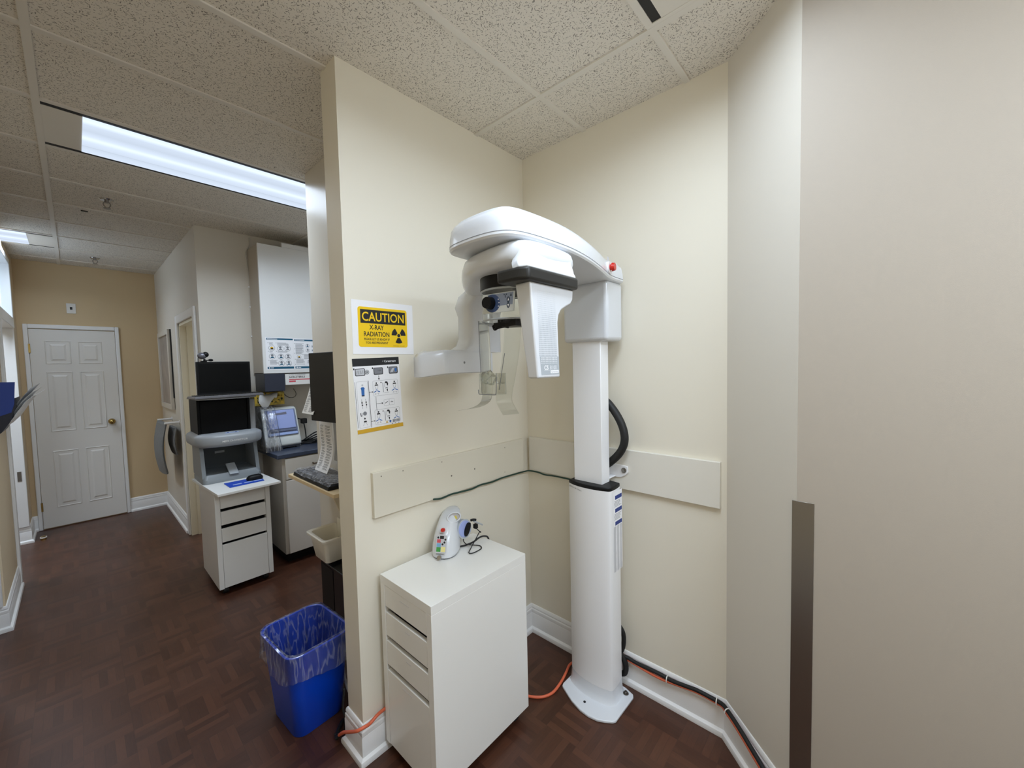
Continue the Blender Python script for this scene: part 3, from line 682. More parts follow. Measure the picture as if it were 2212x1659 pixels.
# front slope frame for the prints
ks = Sheet((.7655, .053, .787), (0, 1, 0), (-.36, 0, .93))
kb = bmesh.new(); ks.rr(kb, -.004, -.006, .044, .066, .004, 3); kp = obj('keypad', kb, INKL, body)
for nm, m_, pts in (('green_key', GREEN, (.0, .0, .019, .018)), ('yellow_key', LYEL, (.021, .0, .04, .02)), ('blue_key', SKY, (.0, .019, .019, .034)), ('red_key', PINK, (.0, .036, .017, .05))):
    q_ = bmesh.new(); ks.rect(q_, *pts, 6); obj(nm, q_, m_, kp)
q_ = bmesh.new(); ks.rect(q_, .012, .052, .03, .064, 6)
for u, v in ((.026, .03), (.034, .038), (.004, .057), (.037, .05)): ks.disc(q_, u, v, .0045, 6, 10)
obj('keypad_symbols', q_, INK, kp)
b = bmesh.new(); c0 = ks.p(.022, .088, 0); cyl(b, c0 - ks.n * .004, c0 + ks.n * .008, .0095, .008, 18); obj('stop_button', b, RED, body, smooth=40)
b = bmesh.new(); c0 = ks.p(.016, -.023, 0); cyl(b, c0 - ks.n * .006, c0 + ks.n * .004, .009, n=18); obj('key_switch', b, CHROME, body, smooth=40)
q_ = bmesh.new(); ks.text(q_, 'laser', .008, .071, .010, 0, 'LEFT', 8); obj('device_lettering', q_, INK, body); q_ = bmesh.new(); ks.text(q_, 'diode laser', .0, -.012, .008, 0, 'LEFT', 4); obj('model_lettering', q_, INK, body)
# handle opening in the top with the yellow warning label
hn = Vector((.60, .50, .66)).normalized(); hx = Vector((-.52, .59, .12)); hx = (hx - hn * hx.dot(hn)).normalized(); hy = hn.cross(hx).normalized()
b = bmesh.new(); hc = Vector((.652, .0975, .894)); b.faces.new([b.verts.new(hc + hx * .030 * math.cos(t) + hy * .019 * math.sin(t)) for t in [2 * math.pi * i / 24 for i in range(24)]])
rim_ = bmesh.new(); tube(rim_, [hc + hn * .004 + hx * .032 * math.cos(t) + hy * .021 * math.sin(t) for t in [2 * math.pi * i / 28 for i in range(29)]], .0035, 8, 0); obj('handle_rim', rim_, WHITE, body, smooth=60)
hl = obj('handle_recess', b, mat('recess_grey', (176, 170, 166), .5), body)
q_ = bmesh.new(); hs_ = Sheet(hc - hx * .012 - hy * .010, hx, hy); hs_.rect(q_, 0, 0, .026, .015, 2); obj('warning_label', q_, mat('label_olive_yellow', (196, 178, 60), .5), hl)
for o_ in lz.children: o_.rotation_euler[2] = math.radians(32); o_.location = (0, .012, 0)
# fibre reel on the side
rc = Vector((.605, .108, .836)); rn = Vector((-.05, 1, .12)).normalized()
b = bmesh.new(); cyl(b, rc - rn * .03, rc + rn * .012, .040, .043, 30); reel = obj('fibre_reel', b, GREYL, lz, smooth=40)
b = bmesh.new(); cyl(b, rc + rn * .012, rc + rn * .016, .037, .034, 30); obj('reel_face', b, PERI, reel, smooth=40)
gx = Vector((-.45, -.05, .89)).normalized(); b = bmesh.new()
gy = rn.cross(gx).normalized(); pl = [(rc + rn * .016 + gx * .031 * math.cos(t) + gy * .012 * math.sin(t) - gy * .008) for t in [2 * math.pi * i / 20 for i in range(20)]]
loft(b, [pl, [p + rn * .012 for p in pl]]); obj('reel_grip', b, BLACK, reel, smooth=40)
b = bmesh.new(); bx(b, .535, .552, .118, .136, .822, .843); tube(b, [(.56, .11, .86), (.548, .118, .862), (.535, .122, .858)], .006, 8); hpx = obj('handpiece_holder', b, BLACK, lz, bevel=.003)
b = bmesh.new(); cyl(b, (.548, .12, .856), (.488, .115, .818), .0045, .0035, 12); obj('handpiece', b, GREYL, lz, smooth=40)
b = bmesh.new(); tube(b, [(.545, .13, .825), (.525, .14, .80), (.53, .14, .805), (.56, .15, .79), (.61, .165, .762), (.635, .18, .7555), (.628, .193, .7545), (.60, .196, .7545), (.568, .19, .7545), (.556, .165, .7545), (.575, .14, .757), (.60, .125, .765), (.612, .118, .785), (.60, .11, .80)], .0022, 8); obj('fibre_cable', b, INK, lz, smooth=60)
b = bmesh.new(); tube(b, [(.63, .10, .756), (.60, .112, .756), (.555, .118, .757), (.515, .118, .765), (.485, .12, .763), (.468, .13, .752), (.455, .125, .70), (.45, .10, .60)], .004, 8); obj('mains_cable', b, INK, lz, smooth=60)

# ---------------------------------------------------------------- boards, signs and cables on the alcove walls
bd = thing('wall_board', 'long off-white board fixed across the left alcove wall, dotted with screw holes', 'board', (.53, 0, 1.07), 0, 'bare white boards on the alcove walls')
obj('board_panel', box(.065, .988, 0, .02, .9765, 1.1605), mat('board_paint', (222, 216, 200), .5), bd, bevel=.0015)
for x, z, r in ((.952, 1.142, .0025), (.851, 1.143, .0025), (.645, 1.14, .0025), (.22, 1.134, .0025), (.591, 1.063, .004), (.443, 1.065, .004), (.224, 1.001, .002)):
    b = bmesh.new(); cyl(b, (x, .0195, z), (x, .0207, z), r, n=10); obj('screw', b, mat('screw_dark', (110, 104, 92), .5), bd)
bd = thing('wall_board', 'off-white board fixed across the right alcove wall behind the machine column', 'board', (0, .53, 1.07), 0, 'bare white boards on the alcove walls')
obj('board_panel', box(0, .02, .023, 1.037, .9715, 1.164), mat('board_paint_white', (226, 222, 212), .5), bd, bevel=.0015)
b = bmesh.new(); tube(b, [(.702, .024, .98), (.66, .026, .9735), (.60, .024, .977), (.55, .024, .974), (.47, .026, .971), (.41, .024, .976), (.33, .025, .972), (.255, .024, .976), (.16, .024, .974), (.06, .026, .971), (.03, .035, .969), (.024, .09, .968), (.024, .14, .962), (.024, .20, .966), (.024, .32, .966), (.03, .43, .967)], .0042, 8)
tag(obj('green_cable', b, GREENC, smooth=60), 'thin dark green cable tucked under the boards around the alcove corner', 'cable')

sg = thing('caution_sign', 'white paper with a yellow CAUTION radiation sign on the alcove wall', 'sign', (.9, 0, 1.74))
obj('backing_paper', box(.764, 1.039, .0004, .0012, 1.638, 1.850), PAPER, sg)
sh = Sheet((1.0145, .0014, 1.667), (-1, 0, 0), (0, 0, 1)); SW, SH = .220, .158
q_ = bmesh.new(); prism_y(q_, [(1.0145 - a, 1.667 + c_) for a, c_ in rrect(0, SW, 0, SH, .010, 5)], .0012, .0022); yl = obj('yellow_plate', q_, YEL, sg)
sh = Sheet((1.0145, .0022, 1.667), (-1, 0, 0), (0, 0, 1))
q_ = bmesh.new(); sh.rect(q_, .010, .094, .212, .148, 1)
sh.text(q_, 'X-RAY', .078, .0695, .0265, .016, 'CENTER', 1, .80); sh.text(q_, 'RADIATION', .078, .0425, .0265, .016, 'CENTER', 1, .80)
sh.text(q_, 'PLEASE LET US KNOW IF', .078, .0265, .0128, .016, 'CENTER', 1, .80); sh.text(q_, 'YOU ARE PREGNANT', .078, .0125, .0128, .016, 'CENTER', 1, .80)
sh.text(q_, 'MYDOOR SIGN  SIGNS  LL-000', .204, .0045, .004, .0, 'RIGHT', 1)
tu, tv = .178, .050
sh.disc(q_, tu, tv, .0072, 1, 20)
for a in (90, 210, 330):
    a0 = math.radians(-a); pts = [(tu + r * math.cos(a0 + t), tv + r * math.sin(a0 + t)) for r, ts in ((.0105, (-.52, -.26, 0, .26, .52)), (.0335, (.52, .26, 0, -.26, -.52))) for t in ts]
    sh.poly(q_, pts[::-1] if area2(pts) < 0 else pts, 1)
obj('sign_black_print', q_, INK, yl)
q_ = bmesh.new(); sh.text(q_, 'CAUTION', .111, .1035, .050, .014, 'CENTER', 3, .845); obj('caution_lettering', q_, YEL, yl)

ps = thing('instruction_poster', 'white picture guide with black header below the yellow caution sign', 'poster', (.93, 0, 1.47))
# the sheet hangs slightly crooked
PA = Vector((1.034, .0014, 1.323)); PU = Vector((-.2045, 0, .008)); PV = Vector((.004, 0, .2975))
PW, PH = .2045, .2965
b = bmesh.new(); pu, pv = PU.normalized(), (PV - PV.dot(PU.normalized()) * PU.normalized()).normalized()
sh = Sheet(PA, pu, pv); loft(b, [[tuple(sh.p(u, v, -6)) for u, v in ((0, 0), (PW, 0), (PW, PH), (0, PH))], [tuple(sh.p(u, v, 0)) for u, v in ((0, 0), (PW, 0), (PW, PH), (0, PH))]]); pp = obj('poster_sheet', b, PAPER, ps)
q_ = bmesh.new(); sh.rect(q_, 0, .266, PW, PH); obj('header_band', q_, INK, pp)
q_ = bmesh.new(); sh.text(q_, 'Carestream', .136, .277, .0125, .01, 'LEFT', 2, .9); sh.text(q_, '//', .128, .279, .008, 0, 'LEFT', 2); obj('header_lettering', q_, PAPER, pp)
q_ = bmesh.new(); sh.rect(q_, 0, 0, PW, .016); sh.poly(q_, [(.124, .026), (.134, .026), (.129, .036)]); obj('gold_print', q_, GOLD, pp)
K = bmesh.new(); G = bmesh.new(); B = bmesh.new(); LG = bmesh.new()
for u0 in (.008, .086, .154):
    w_ = .042
    sh.rr(K, u0, .228, u0 + w_, .257, .005, 1); sh.rr(G if u0 > .05 else LG, u0 + .003, .231, u0 + w_ - .003, .255, .003, 2)
    sh.rect(K, u0 - .006, .252, u0 - .001, .259, 1)
sh.disc(K, .058, .241, .009, 2); sh.disc(LG, .058, .241, .008, 3); sh.line(K, .053, .246, .063, .236, .0015, 4); sh.line(K, .063, .246, .053, .236, .0015, 4)
for k in range(4): sh.line(K, .014 + k * .007, .235, .018 + k * .007, .249, .0012, 4)
sh.text(K, 'F ON', .105, .243, .006, .01, 'LEFT', 4); sh.poly(LG, [(.160, .234), (.172, .234), (.182, .252), (.170, .250)], 4); sh.poly(B, [(.183, .236), (.190, .236), (.191, .250), (.181, .250)], 4)
sh.line(K, .107, .224, .107, .213, .002); sh.poly(K, [(.103, .213), (.107, .206), (.111, .213)])
sh.line(K, .004, .205, .004, .024, .0014); sh.line(K, .060, .207, .060, .018, .002)
sh.ringline(G, .010, .022, .056, .206, .004, .0006)
sh.line(K, .060, .160, .074, .160, .0016); sh.poly(K, [(.073, .157), (.079, .160), (.073, .163)]); sh.line(K, .060, .042, .074, .042, .0016); sh.poly(K, [(.073, .039), (.079, .042), (.073, .045)])
sh.line(K, .088, .140, .088, .080, .0014); sh.line(K, .088, .110, .113, .110, .0014); sh.poly(K, [(.112, .1065), (.119, .110), (.112, .1135)])
# person seen from the front in a blue apron
sh.disc(LG, .034, .191, .004, 2, 12); sh.poly(B, [(.026, .180), (.030, .183), (.038, .183), (.043, .179), (.041, .172), (.040, .150), (.028, .150), (.028, .172)], 2); sh.rect(K, .028, .147, .040, .151, 3)
for u in (.026, .043):
    sh.line(G, u, .136, u + .002, .098, .0012); sh.disc(K, u + .001, .122, .0024, 2, 10, .005); sh.disc(K, u + .002, .112, .003, 2, 10)
sh.disc(G, .036, .078, .008, 2); sh.line(K, .018, .082, .020, .068, .003); sh.line(G, .024, .082, .024, .068, .002)
sh.line(K, .034, .062, .034, .054, .003); sh.line(K, .030, .058, .038, .058, .003); sh.poly(K, [(.028, .043), (.042, .043), (.040, .049), (.030, .049)], 2); sh.line(G, .030, .040, .026, .030, .001); sh.line(G, .039, .040, .043, .030, .001)
for v0 in (.142, .024):
    sh.ringline(G, .078, v0, .192, v0 + .062, .006, .0007)
    for u in (.094, .176):        # frontal patient: cap, face outline, shoulders
        sh.disc(K, u, v0 + .052, .0035, 2, 10); sh.poly(K, [(u - .008, v0 + .042), (u + .008, v0 + .042), (u + .006, v0 + .047), (u - .006, v0 + .047)], 2)
        sh.line(G, u - .007, v0 + .042, u - .004, v0 + .026, .001); sh.line(G, u + .007, v0 + .042, u + .004, v0 + .026, .001)
        sh.poly(B, [(u - .014, v0 + .014), (u - .003, v0 + .018), (u, v0 + .026), (u + .003, v0 + .018), (u + .014, v0 + .014), (u + .014, v0 + .017), (u + .003, v0 + .022), (u, v0 + .030), (u - .003, v0 + .022), (u - .014, v0 + .017)], 2)
        for s_ in (-1, 1): sh.line(G, u + s_ * .005, v0 + .012, u + s_ * .010, v0 + .006, .001); sh.line(G, u + s_ * .003, v0 + .011, u + s_ * .006, v0 + .005, .001)
    u = .137                       # patient in profile: dark hair
    sh.poly(K, [(u - .006, v0 + .050), (u - .002, v0 + .056), (u + .006, v0 + .055), (u + .010, v0 + .047), (u + .008, v0 + .037), (u + .004, v0 + .040), (u + .003, v0 + .048)], 2)
    sh.line(G, u - .007, v0 + .050, u - .008, v0 + .036, .001); sh.line(G, u - .008, v0 + .036, u - .002, v0 + .031, .001); sh.line(K, u - .004, v0 + .028, u + .008, v0 + .031, .002); sh.poly(K, [(u + .001, v0 + .024), (u + .007, v0 + .026), (u + .006, v0 + .013), (u + .003, v0 + .016)], 2)
    sh.line(G, u - .014, v0 + .052, u - .014, v0 + .012, .0025); sh.disc(K, u - .022, v0 + .053, .0025, 2, 8); sh.line(G, u - .010, v0 + .010, u + .012, v0 + .010, .001)
for u in (.122, .146): sh.ringline(G, u, .098, u + .024, .124, .003, .0006)
sh.line(K, .127, .108, .140, .114, .0022); sh.line(K, .152, .110, .164, .111, .0022); sh.line(G, .158, .108, .158, .117, .001)
sh.disc(B, .145, .0305, .005)
u = .156
while u < .190:
    w_ = random.choice((.0008, .0014, .0022)); sh.rect(K, u, .025, u + w_, .036); u += w_ + random.choice((.0008, .0014))
for u in (.150, .164, .180): sh.rect(K, u, .0185, u + .007, .0205)
for b_, m_, n_ in ((K, INK, 'black_print'), (G, INKG, 'grey_print'), (B, BLUE, 'blue_print'), (LG, INKL, 'pale_print')): obj(n_, b_, m_, pp)

gdn = obj('corner_guard', box(.252, .2545, 1.3085, 1.3655, -0.0, 1.131), STEEL, bevel=.0006)
tag(gdn, 'tall brushed metal guard strip on the wall corner at the right', 'corner guard')

# cords
b = bmesh.new(); tube(b, [(1.10, -.14, .05), (1.098, -.10, .085), (1.099, -.04, .125), (1.095, .02, .165), (1.07, .033, .172), (1.047, .03, .168), (1.016, .028, .178), (.985, .020, .174), (.90, .0145, .172), (.75, .014, .170), (.60, .015, .171), (.49, .018, .168), (.445, .05, .08), (.425, .16, .012), (.41, .27, .008), (.37, .345, .008), (.311, .378, .008), (.235, .374, .009), (.16, .357, .009), (.10, .345, .012), (.05, .40, .04), (.035, .50, .09), (.032, .57, .125), (.031, .62, .136), (.031, .66, .134), (.031, .732, .128), (.031, .79, .127), (.031, .83, .132), (.03, .90, .143), (.03, .95, .15), (.03, 1.01, .149), (.035, 1.05, .149), (.06, 1.075, .15), (.115, 1.13, .148), (.19, 1.21, .128), (.262, 1.285, .115), (.285, 1.33, .11), (.285, 1.45, .11)], .0065, 8)
tag(obj('orange_cable', b, ORANGE, smooth=60), 'orange cord running behind the drawer unit and along the alcove baseboard', 'cord')
b = bmesh.new(); tube(b, [(.042, .60, .15), (.032, .63, .147), (.031, .67, .143), (.031, .732, .145), (.031, .79, .147), (.031, .84, .1445), (.03, .90, .151), (.03, .95, .158), (.03, 1.01, .157), (.035, 1.05, .158), (.06, 1.077, .163), (.115, 1.132, .161), (.19, 1.212, .142), (.262, 1.287, .125), (.285, 1.33, .12), (.285, 1.45, .12)], .0085, 8)
tag(obj('black_power_cable', b, BLACKR, smooth=60), 'thick black cord tied to the top of the alcove baseboard', 'cord')
for i, (p0, lab) in enumerate((((.03, .822, .138), 'white cable tie holding both cords to the long baseboard run, nearest the machine'), ((.032, 1.03, .153), 'white cable tie on the cords just before the baseboard bends'), ((.062, 1.078, .156), 'white cable tie on the cords just after the baseboard bends'))):
    d_ = Vector((0, 1, 0)) if i < 2 else Vector((.69, .72, 0)); s_ = d_.cross(Vector((0, 0, 1)))
    b = bmesh.new(); tube(b, [Vector(p0) + s_ * .0125 * math.cos(t) + Vector((0, 0, .0165 * math.sin(t))) for t in [2 * math.pi * k / 14 for k in range(15)]], .0022, 6, 0)
    tag(obj('cable_tie', b, PAPERW, smooth=60), lab, 'cable tie', 'cable ties on the baseboard cords')
# ---------------------------------------------------------------- recycling bin with clear liner
rb = thing('recycling_bin', 'blue plastic waste bin with clear liner on the parquet beside the wall end', 'bin', (1.112, -.43, 0), math.radians(4))
def rr4(hx, hy, r, k=6): return rrect(-hx, hx, -hy, hy, r, k)
b = bmesh.new()
Ro = [(.105, .125, .045, .0), (.108, .128, .045, .004), (.135, .165, .055, .372), (.141, .171, .057, .376), (.142, .172, .057, .386), (.138, .168, .056, .389)]
Ri = [(.132, .162, .053, .386), (.130, .160, .053, .37), (.104, .124, .043, .010)]
loft(b, [ring(rr4(*r[:3]), r[3]) for r in Ro + Ri]); obj('bin_body', b, BLUEB, rb, local=True, smooth=40)
b = bmesh.new(); rings = []
def dense(p, n):
    P_ = [Vector(q) for q in p]; L_ = [(P_[(k + 1) % len(P_)] - P_[k]).length for k in range(len(P_))]; T_ = sum(L_); out = []; k = 0; acc = 0
    for m_ in range(n):
        t_ = T_ * m_ / n
        while acc + L_[k] < t_: acc += L_[k]; k += 1
        out.append(P_[k].lerp(P_[(k + 1) % len(P_)], (t_ - acc) / L_[k]))
    return out
NP = 72; fold = [random.uniform(-1, 1) for _ in range(NP)]; fold2 = [random.uniform(-1, 1) for _ in range(NP)]
for k_, (hx_, hy_, r_, z_, w_) in enumerate(((.149, .180, .06, .272, .006), (.150, .181, .06, .280, .005), (.147, .178, .06, .31, .0035), (.1465, .1765, .06, .345, .003), (.1455, .1755, .059, .375, .002), (.1445, .1745, .058, .3915, .0015), (.137, .167, .055, .394, .0015), (.129, .159, .053, .3925, .001), (.124, .154, .05, .37, .004), (.112, .140, .048, .31, .010), (.104, .130, .046, .25, .012), (.098, .122, .045, .19, .012), (.088, .11, .042, .13, .013), (.08, .10, .04, .07, .01), (.03, .05, .02, .05, .01))):
    rg_ = []
    for m_, p_ in enumerate(dense(rr4(hx_, hy_, r_), NP)):
        n_ = p_.normalized(); f_ = fold[m_] * (1 if k_ < 8 else .3) + fold2[(m_ + k_ // 3) % NP] * (0 if k_ < 8 else .8) + random.uniform(-.35, .35)
        rg_.append((p_.x + n_.x * w_ * f_, p_.y + n_.y * w_ * f_, z_ + random.uniform(-.4, .4) * w_ + (.012 * math.sin(m_ * .35) if k_ < 2 else 0)))
    rings.append(rg_)
loft(b, rings, cap0=False, cap1=True); obj('bag_liner', b, LINER, rb, local=True, smooth=30, label='clear plastic bag liner folded over the rim')

# ---------------------------------------------------------------- wall station behind the wall end
sf = thing('keyboard_shelf', 'small pale wooden shelf on the wall below the black monitor', 'shelf', (.79, -.635, 1.0))
b = bmesh.new(); bx(b, .79, .992, -.925, -.345, .982, 1.0); obj('shelf_board', b, MAPLE, sf, bevel=.001)
b = bmesh.new(); prism_y(b, [(.79, .982), (.93, .982), (.86, .80), (.79, .74)], -.57, -.552); bx(b, .79, .80, -.588, -.50, .70, .982); obj('shelf_bracket', b, mat('bracket_cream', (222, 212, 190), .5), sf)
kb = thing('keyboard', 'dark keyboard in a clear plastic cover lying on the wall shelf', 'keyboard', (.90, -.67, 1.0))
b = bmesh.new(); loft(b, [ring([(.815, -.88), (.985, -.875), (.985, -.42), (.815, -.42)], 1.0), ring([(.82, -.878), (.98, -.872), (.98, -.424), (.82, -.424)], 1.02)]); obj('keyboard_body', b, BLACK, kb, bevel=.004)
b = bmesh.new()
for r in range(6):
    for c_ in range(20): bx(b, .832 + r * .023, .851 + r * .023, -.868 + c_ * .0215, -.85 + c_ * .0215, 1.019, 1.026)
obj('key_block', b, KEYB, kb)
b = bmesh.new(); R_ = []
for i in range(9):
    R_.append([(.805 + j * .0225 + random.uniform(-.003, .003), -.885 + i * .059 + random.uniform(-.003, .003), 1.0295 + random.uniform(0, .005) - (.012 if j in (0, 8) else 0)) for j in range(9)])
loft(b, R_, closed=False); obj('plastic_cover', b, COVER, kb, smooth=25)

mn = thing('wall_monitor_screen', 'black flat monitor mounted on the wall above the keyboard shelf, seen from the side', 'monitor', (.79, -.47, 1.49))
ca, sa_ = math.cos(math.radians(-7)), math.sin(math.radians(-7))
def rotm(bm, c=Vector((.90, -.455, 0)), ang=math.radians(7)):
    bmesh.ops.rotate(bm, cent=c, matrix=Matrix.Rotation(ang, 3, 'Z'), verts=bm.verts); return bm
obj('monitor_body', rotm(box(.872, .905, -.712, -.20, 1.312, 1.668)), BLACK, mn, bevel=.004)
obj('screen', rotm(box(.9045, .9062, -.695, -.217, 1.335, 1.652)), mat('screen_off', (17, 15, 14), .35, spec=.2), mn)
b = bmesh.new(); bx(b, .79, .80, -.53, -.41, 1.42, 1.56); bx(b, .80, .875, -.49, -.45, 1.47, 1.51); obj('mount_arm', b, BLACK, mn)
b = bmesh.new(); bx(b, .80, .88, -.30, -.20, 1.19, 1.315); obj('mount_base', b, BLACK, mn)
def hang(name, pts, w, m_, label, ink=True, group=None, lean=(0, 1, 0)):
    """a curling sheet: pts is its spine from top to bottom, w its width along lean"""
    d = Vector(lean).normalized() * w / 2; S = spline(pts, 5); b = bmesh.new(); th = Vector((.0008, 0, 0))
    loft(b, [[tuple(p - d), tuple(p + d), tuple(p + d - th), tuple(p - d - th)] for p in S])
    t = thing(name, label, 'paper', pts[0], 0, group); sh_ = obj('sheet', b, m_, t, smooth=50)
    if ink:
        q = bmesh.new(); off = Vector((.0010, 0, 0)); N_ = len(S) - 1
        for i in range(3, N_ - 1):
            for s_ in (.18, .55):
                for f0, f1 in ((.06, .40), (.48, .93)):
                    a = S[i].lerp(S[i + 1], s_); c_ = S[i].lerp(S[i + 1], s_ + .16); u0 = f0 + random.random() * .08; u1 = f1 - random.random() * .12
                    quad(q, a + d * (2 * u0 - 1) + off, a + d * (2 * u1 - 1) + off, c_ + d * (2 * u1 - 1) + off, c_ + d * (2 * u0 - 1) + off)
        obj('print', q, INKG, sh_)
hang('hanging_paper', [(.885, -.70, 1.62), (.89, -.71, 1.55), (.905, -.735, 1.46), (.925, -.745, 1.39), (.94, -.75, 1.345)], .15, PAPERW, 'upper printed list hanging beside the wall monitor', group='printed lists hanging by the monitor')
hang('hanging_paper', [(.865, -.70, 1.325), (.875, -.69, 1.25), (.875, -.68, 1.16), (.885, -.69, 1.09), (.905, -.70, 1.032)], .155, PAPER, 'lower printed list hanging under the wall monitor over the keyboard', group='printed lists hanging by the monitor')
hang('hanging_paper', [(.845, -.60, 1.325), (.845, -.59, 1.25), (.845, -.585, 1.16), (.85, -.59, 1.09)], .13, PAPERW, 'printed list half hidden behind the lower hanging list', False, 'printed lists hanging by the monitor')

tb = thing('white_tub', 'small white plastic tub hooked to the wall below the keyboard shelf', 'tub', (.87, -.70, .55))
b = bmesh.new()
def tr(x1, y0, y1, z, r=.02): return ring(rrect(.795, x1, y0, y1, r, 4), z)
loft(b, [tr(.918, -.785, -.635, .548), tr(.922, -.79, -.63, .552), tr(.94, -.81, -.605, .672), tr(.952, -.822, -.593, .676), tr(.954, -.824, -.591, .687), tr(.948, -.818, -.597, .691), tr(.934, -.804, -.611, .686), tr(.916, -.785, -.635, .56)]); obj('tub_body', b, TUBW, tb, smooth=40)
b = bmesh.new(); bx(b, .79, .797, -.78, -.63, .62, .73); obj('tub_hanger', b, TUBW, tb, bevel=.004)

pc = thing('computer_tower', 'black computer tower on the low wall shelf behind the blue bin', 'computer', (.86, -.50, .20))
obj('tower_case', box(.80, .905, -.755, -.22, .205, .535), mat('tower_black', (10, 10, 16), .2, spec=.3), pc, bevel=.004)
b = bmesh.new(); bx(b, .9052, .907, -.745, -.60, .225, .52); obj('tower_front', b, BLACK, pc)
b = bmesh.new(); bx(b, .83, .85, -.70, -.685, .535, .541); obj('port_clip', b, PAPERW, pc)
ts = thing('low_wall_shelf', 'narrow white wall shelf under the black computer tower', 'shelf', (.85, -.5, .2))
obj('shelf_board', box(.79, .92, -.66, -.135, .185, .205), TRIM, ts, bevel=.002)
b = bmesh.new(); tube(b, [(.915, -.45, .195), (.95, -.42, .14), (.965, -.36, .06), (.96, -.28, .02), (.94, -.20, .03)], .006, 8)
tag(obj('white_cable', b, TRIM, smooth=60), 'looping white cable on the floor behind the blue bin', 'cable')
b = bmesh.new(); tube(b, [(1.10, -.19, .02), (1.075, -.16, .03), (1.07, -.145, .09), (1.082, -.135, .16), (1.075, -.13, .24)], .004, 8); tube(b, [(.98, -.25, .012), (1.05, -.23, .014), (1.10, -.17, .02), (1.09, -.14, .05)], .008, 8)
tag(obj('black_plug_cable', b, BLACKR, smooth=60), 'black cable coming down at the end of the alcove wall', 'cable')

# ---------------------------------------------------------------- rolling cart with the grey machine
ct = drawer_unit((.992, -2.122, 0), math.pi, 'white rolling drawer unit out in the hall under the grey machine', ((.621, .722), (.504, .599), (.381, .478), (.053, .363)), .340, .504, .735, .008, .05, False, False)
ct.rotation_euler[2] = 0
b = bmesh.new(); bx(b, .785, 1.178, -2.44, -1.775, .736, .752)
bmesh.ops.rotate(b, cent=(.98, -2.1, 0), matrix=Matrix.Rotation(math.radians(3), 3, 'Z'), verts=b.verts)
tag(obj('cart_top_board', b, MELA, bevel=.001), 'thin white board laid over the hall drawer unit as a worktop', 'board')

mc = thing('grey_scanner_machine', 'large grey dental machine with a dark hood standing on the hall drawer unit', 'dental machine', (.99, -2.28, .753))
MZ = .753
def sq(x0, x1, y0, y1, z, r=.03): return ring(rrect(x0, x1, y0, y1, r, 5), z)
b = bmesh.new(); loft(b, [sq(.80, 1.178, -2.46, -2.115, MZ), sq(.80, 1.178, -2.46, -2.115, MZ + .03), sq(.815, 1.168, -2.46, -2.14, MZ + .06)]); mb = obj('machine_base', b, GREYM, mc, smooth=40)
SW_ = [(-2.14, MZ + .04), (-2.20, 1.04), (-2.46, 1.04), (-2.46, MZ + .04)]
for x0_, x1_ in ((.806, .830), (1.152, 1.176)): obj('side_wall', prism_x(bmesh.new(), SW_, x0_, x1_), GREYM, mc)
b = bmesh.new(); bx(b, .83, 1.152, -2.46, -2.43, MZ + .05, 1.04); obj('back_wall', b, GREYD, mc)
sv = Sheet((1.04, -2.43, MZ + .17), (-1, 0, .02), (0, 0, 1)); q = bmesh.new(); sv.rect(q, 0, 0, .065, .018); obj('rating_label', q, GREYL, mc)
b = bmesh.new(); prism_x(b, [(-2.125, MZ + .045), (-2.105, MZ + .05), (-2.22, MZ + .115), (-2.24, MZ + .11)], .955, 1.015); obj('base_tongue', b, GREYL, mc, bevel=.004)
# wide rounded ring
b = bmesh.new()
def rg(k, z): return ring(ccw([(.775 + k, -2.46), (.775 + k, -2.16 - k), (.80 + k, -2.10 - k), (.86, -2.055 - k), (.93, -2.04 - k), (1.02, -2.035 - k), (1.10, -2.05 - k), (1.165, -2.085 - k), (1.205 - k, -2.14 - k), (1.21 - k, -2.20), (1.21 - k, -2.46)]), z)
loft(b, [rg(.02, 1.026), rg(.004, 1.036), rg(0, 1.05), rg(0, 1.095), rg(.006, 1.108), rg(.03, 1.122)]); rgo = obj('front_ring', b, mat('ring_grey', (150, 154, 158), .35), mc, smooth=45)
q = bmesh.new(); bold_text(q, 'MEDI DI-STRICTOR', (1.065, -2.0325, 1.062), (-1, -.03, 0), (0, 0, 1), .019, .01, 'LEFT', .0012); obj('machine_lettering', q, PAPERW, rgo)
q = bmesh.new(); prism(q, rrect(.945, 1.035, -2.10, -2.075, .010, 4), 1.116, 1.1235); obj('key_plate', q, LBLUE, rgo)
for x in (.965, 1.015): q = bmesh.new(); cyl(q, (x, -2.087, 1.1235), (x, -2.087, 1.126), .006, n=10); obj('key', q, NAVY, rgo)
# black hood: front opening framed by dark sides
b = bmesh.new(); bx(b, .845, .862, -2.46, -2.17, 1.11, 1.375); bx(b, 1.162, 1.18, -2.46, -2.17, 1.11, 1.375); bx(b, .862, 1.162, -2.46, -2.44, 1.11, 1.375); bx(b, .862, 1.162, -2.2, -2.18, 1.12, 1.365)
obj('dark_hood', b, BLACKG, mc, bevel=.004)
b = bmesh.new(); bx(b, .80, .845, -2.46, -2.20, 1.11, 1.36); obj('hood_side', b, mat('hood_side_grey', (150, 150, 150), .4), mc, bevel=.01)
b = bmesh.new(); prism(b, [(.80, -2.46), (.80, -2.16), (.90, -2.10), (1.08, -2.09), (1.17, -2.12), (1.185, -2.17), (1.185, -2.46)], 1.375, 1.388); obj('hood_top', b, GREYL, mc, bevel=.004)
kt = thing('grey_keyboard', 'grey keyboard lying across the hood of the grey machine', 'keyboard', (.98, -2.13, 1.388))
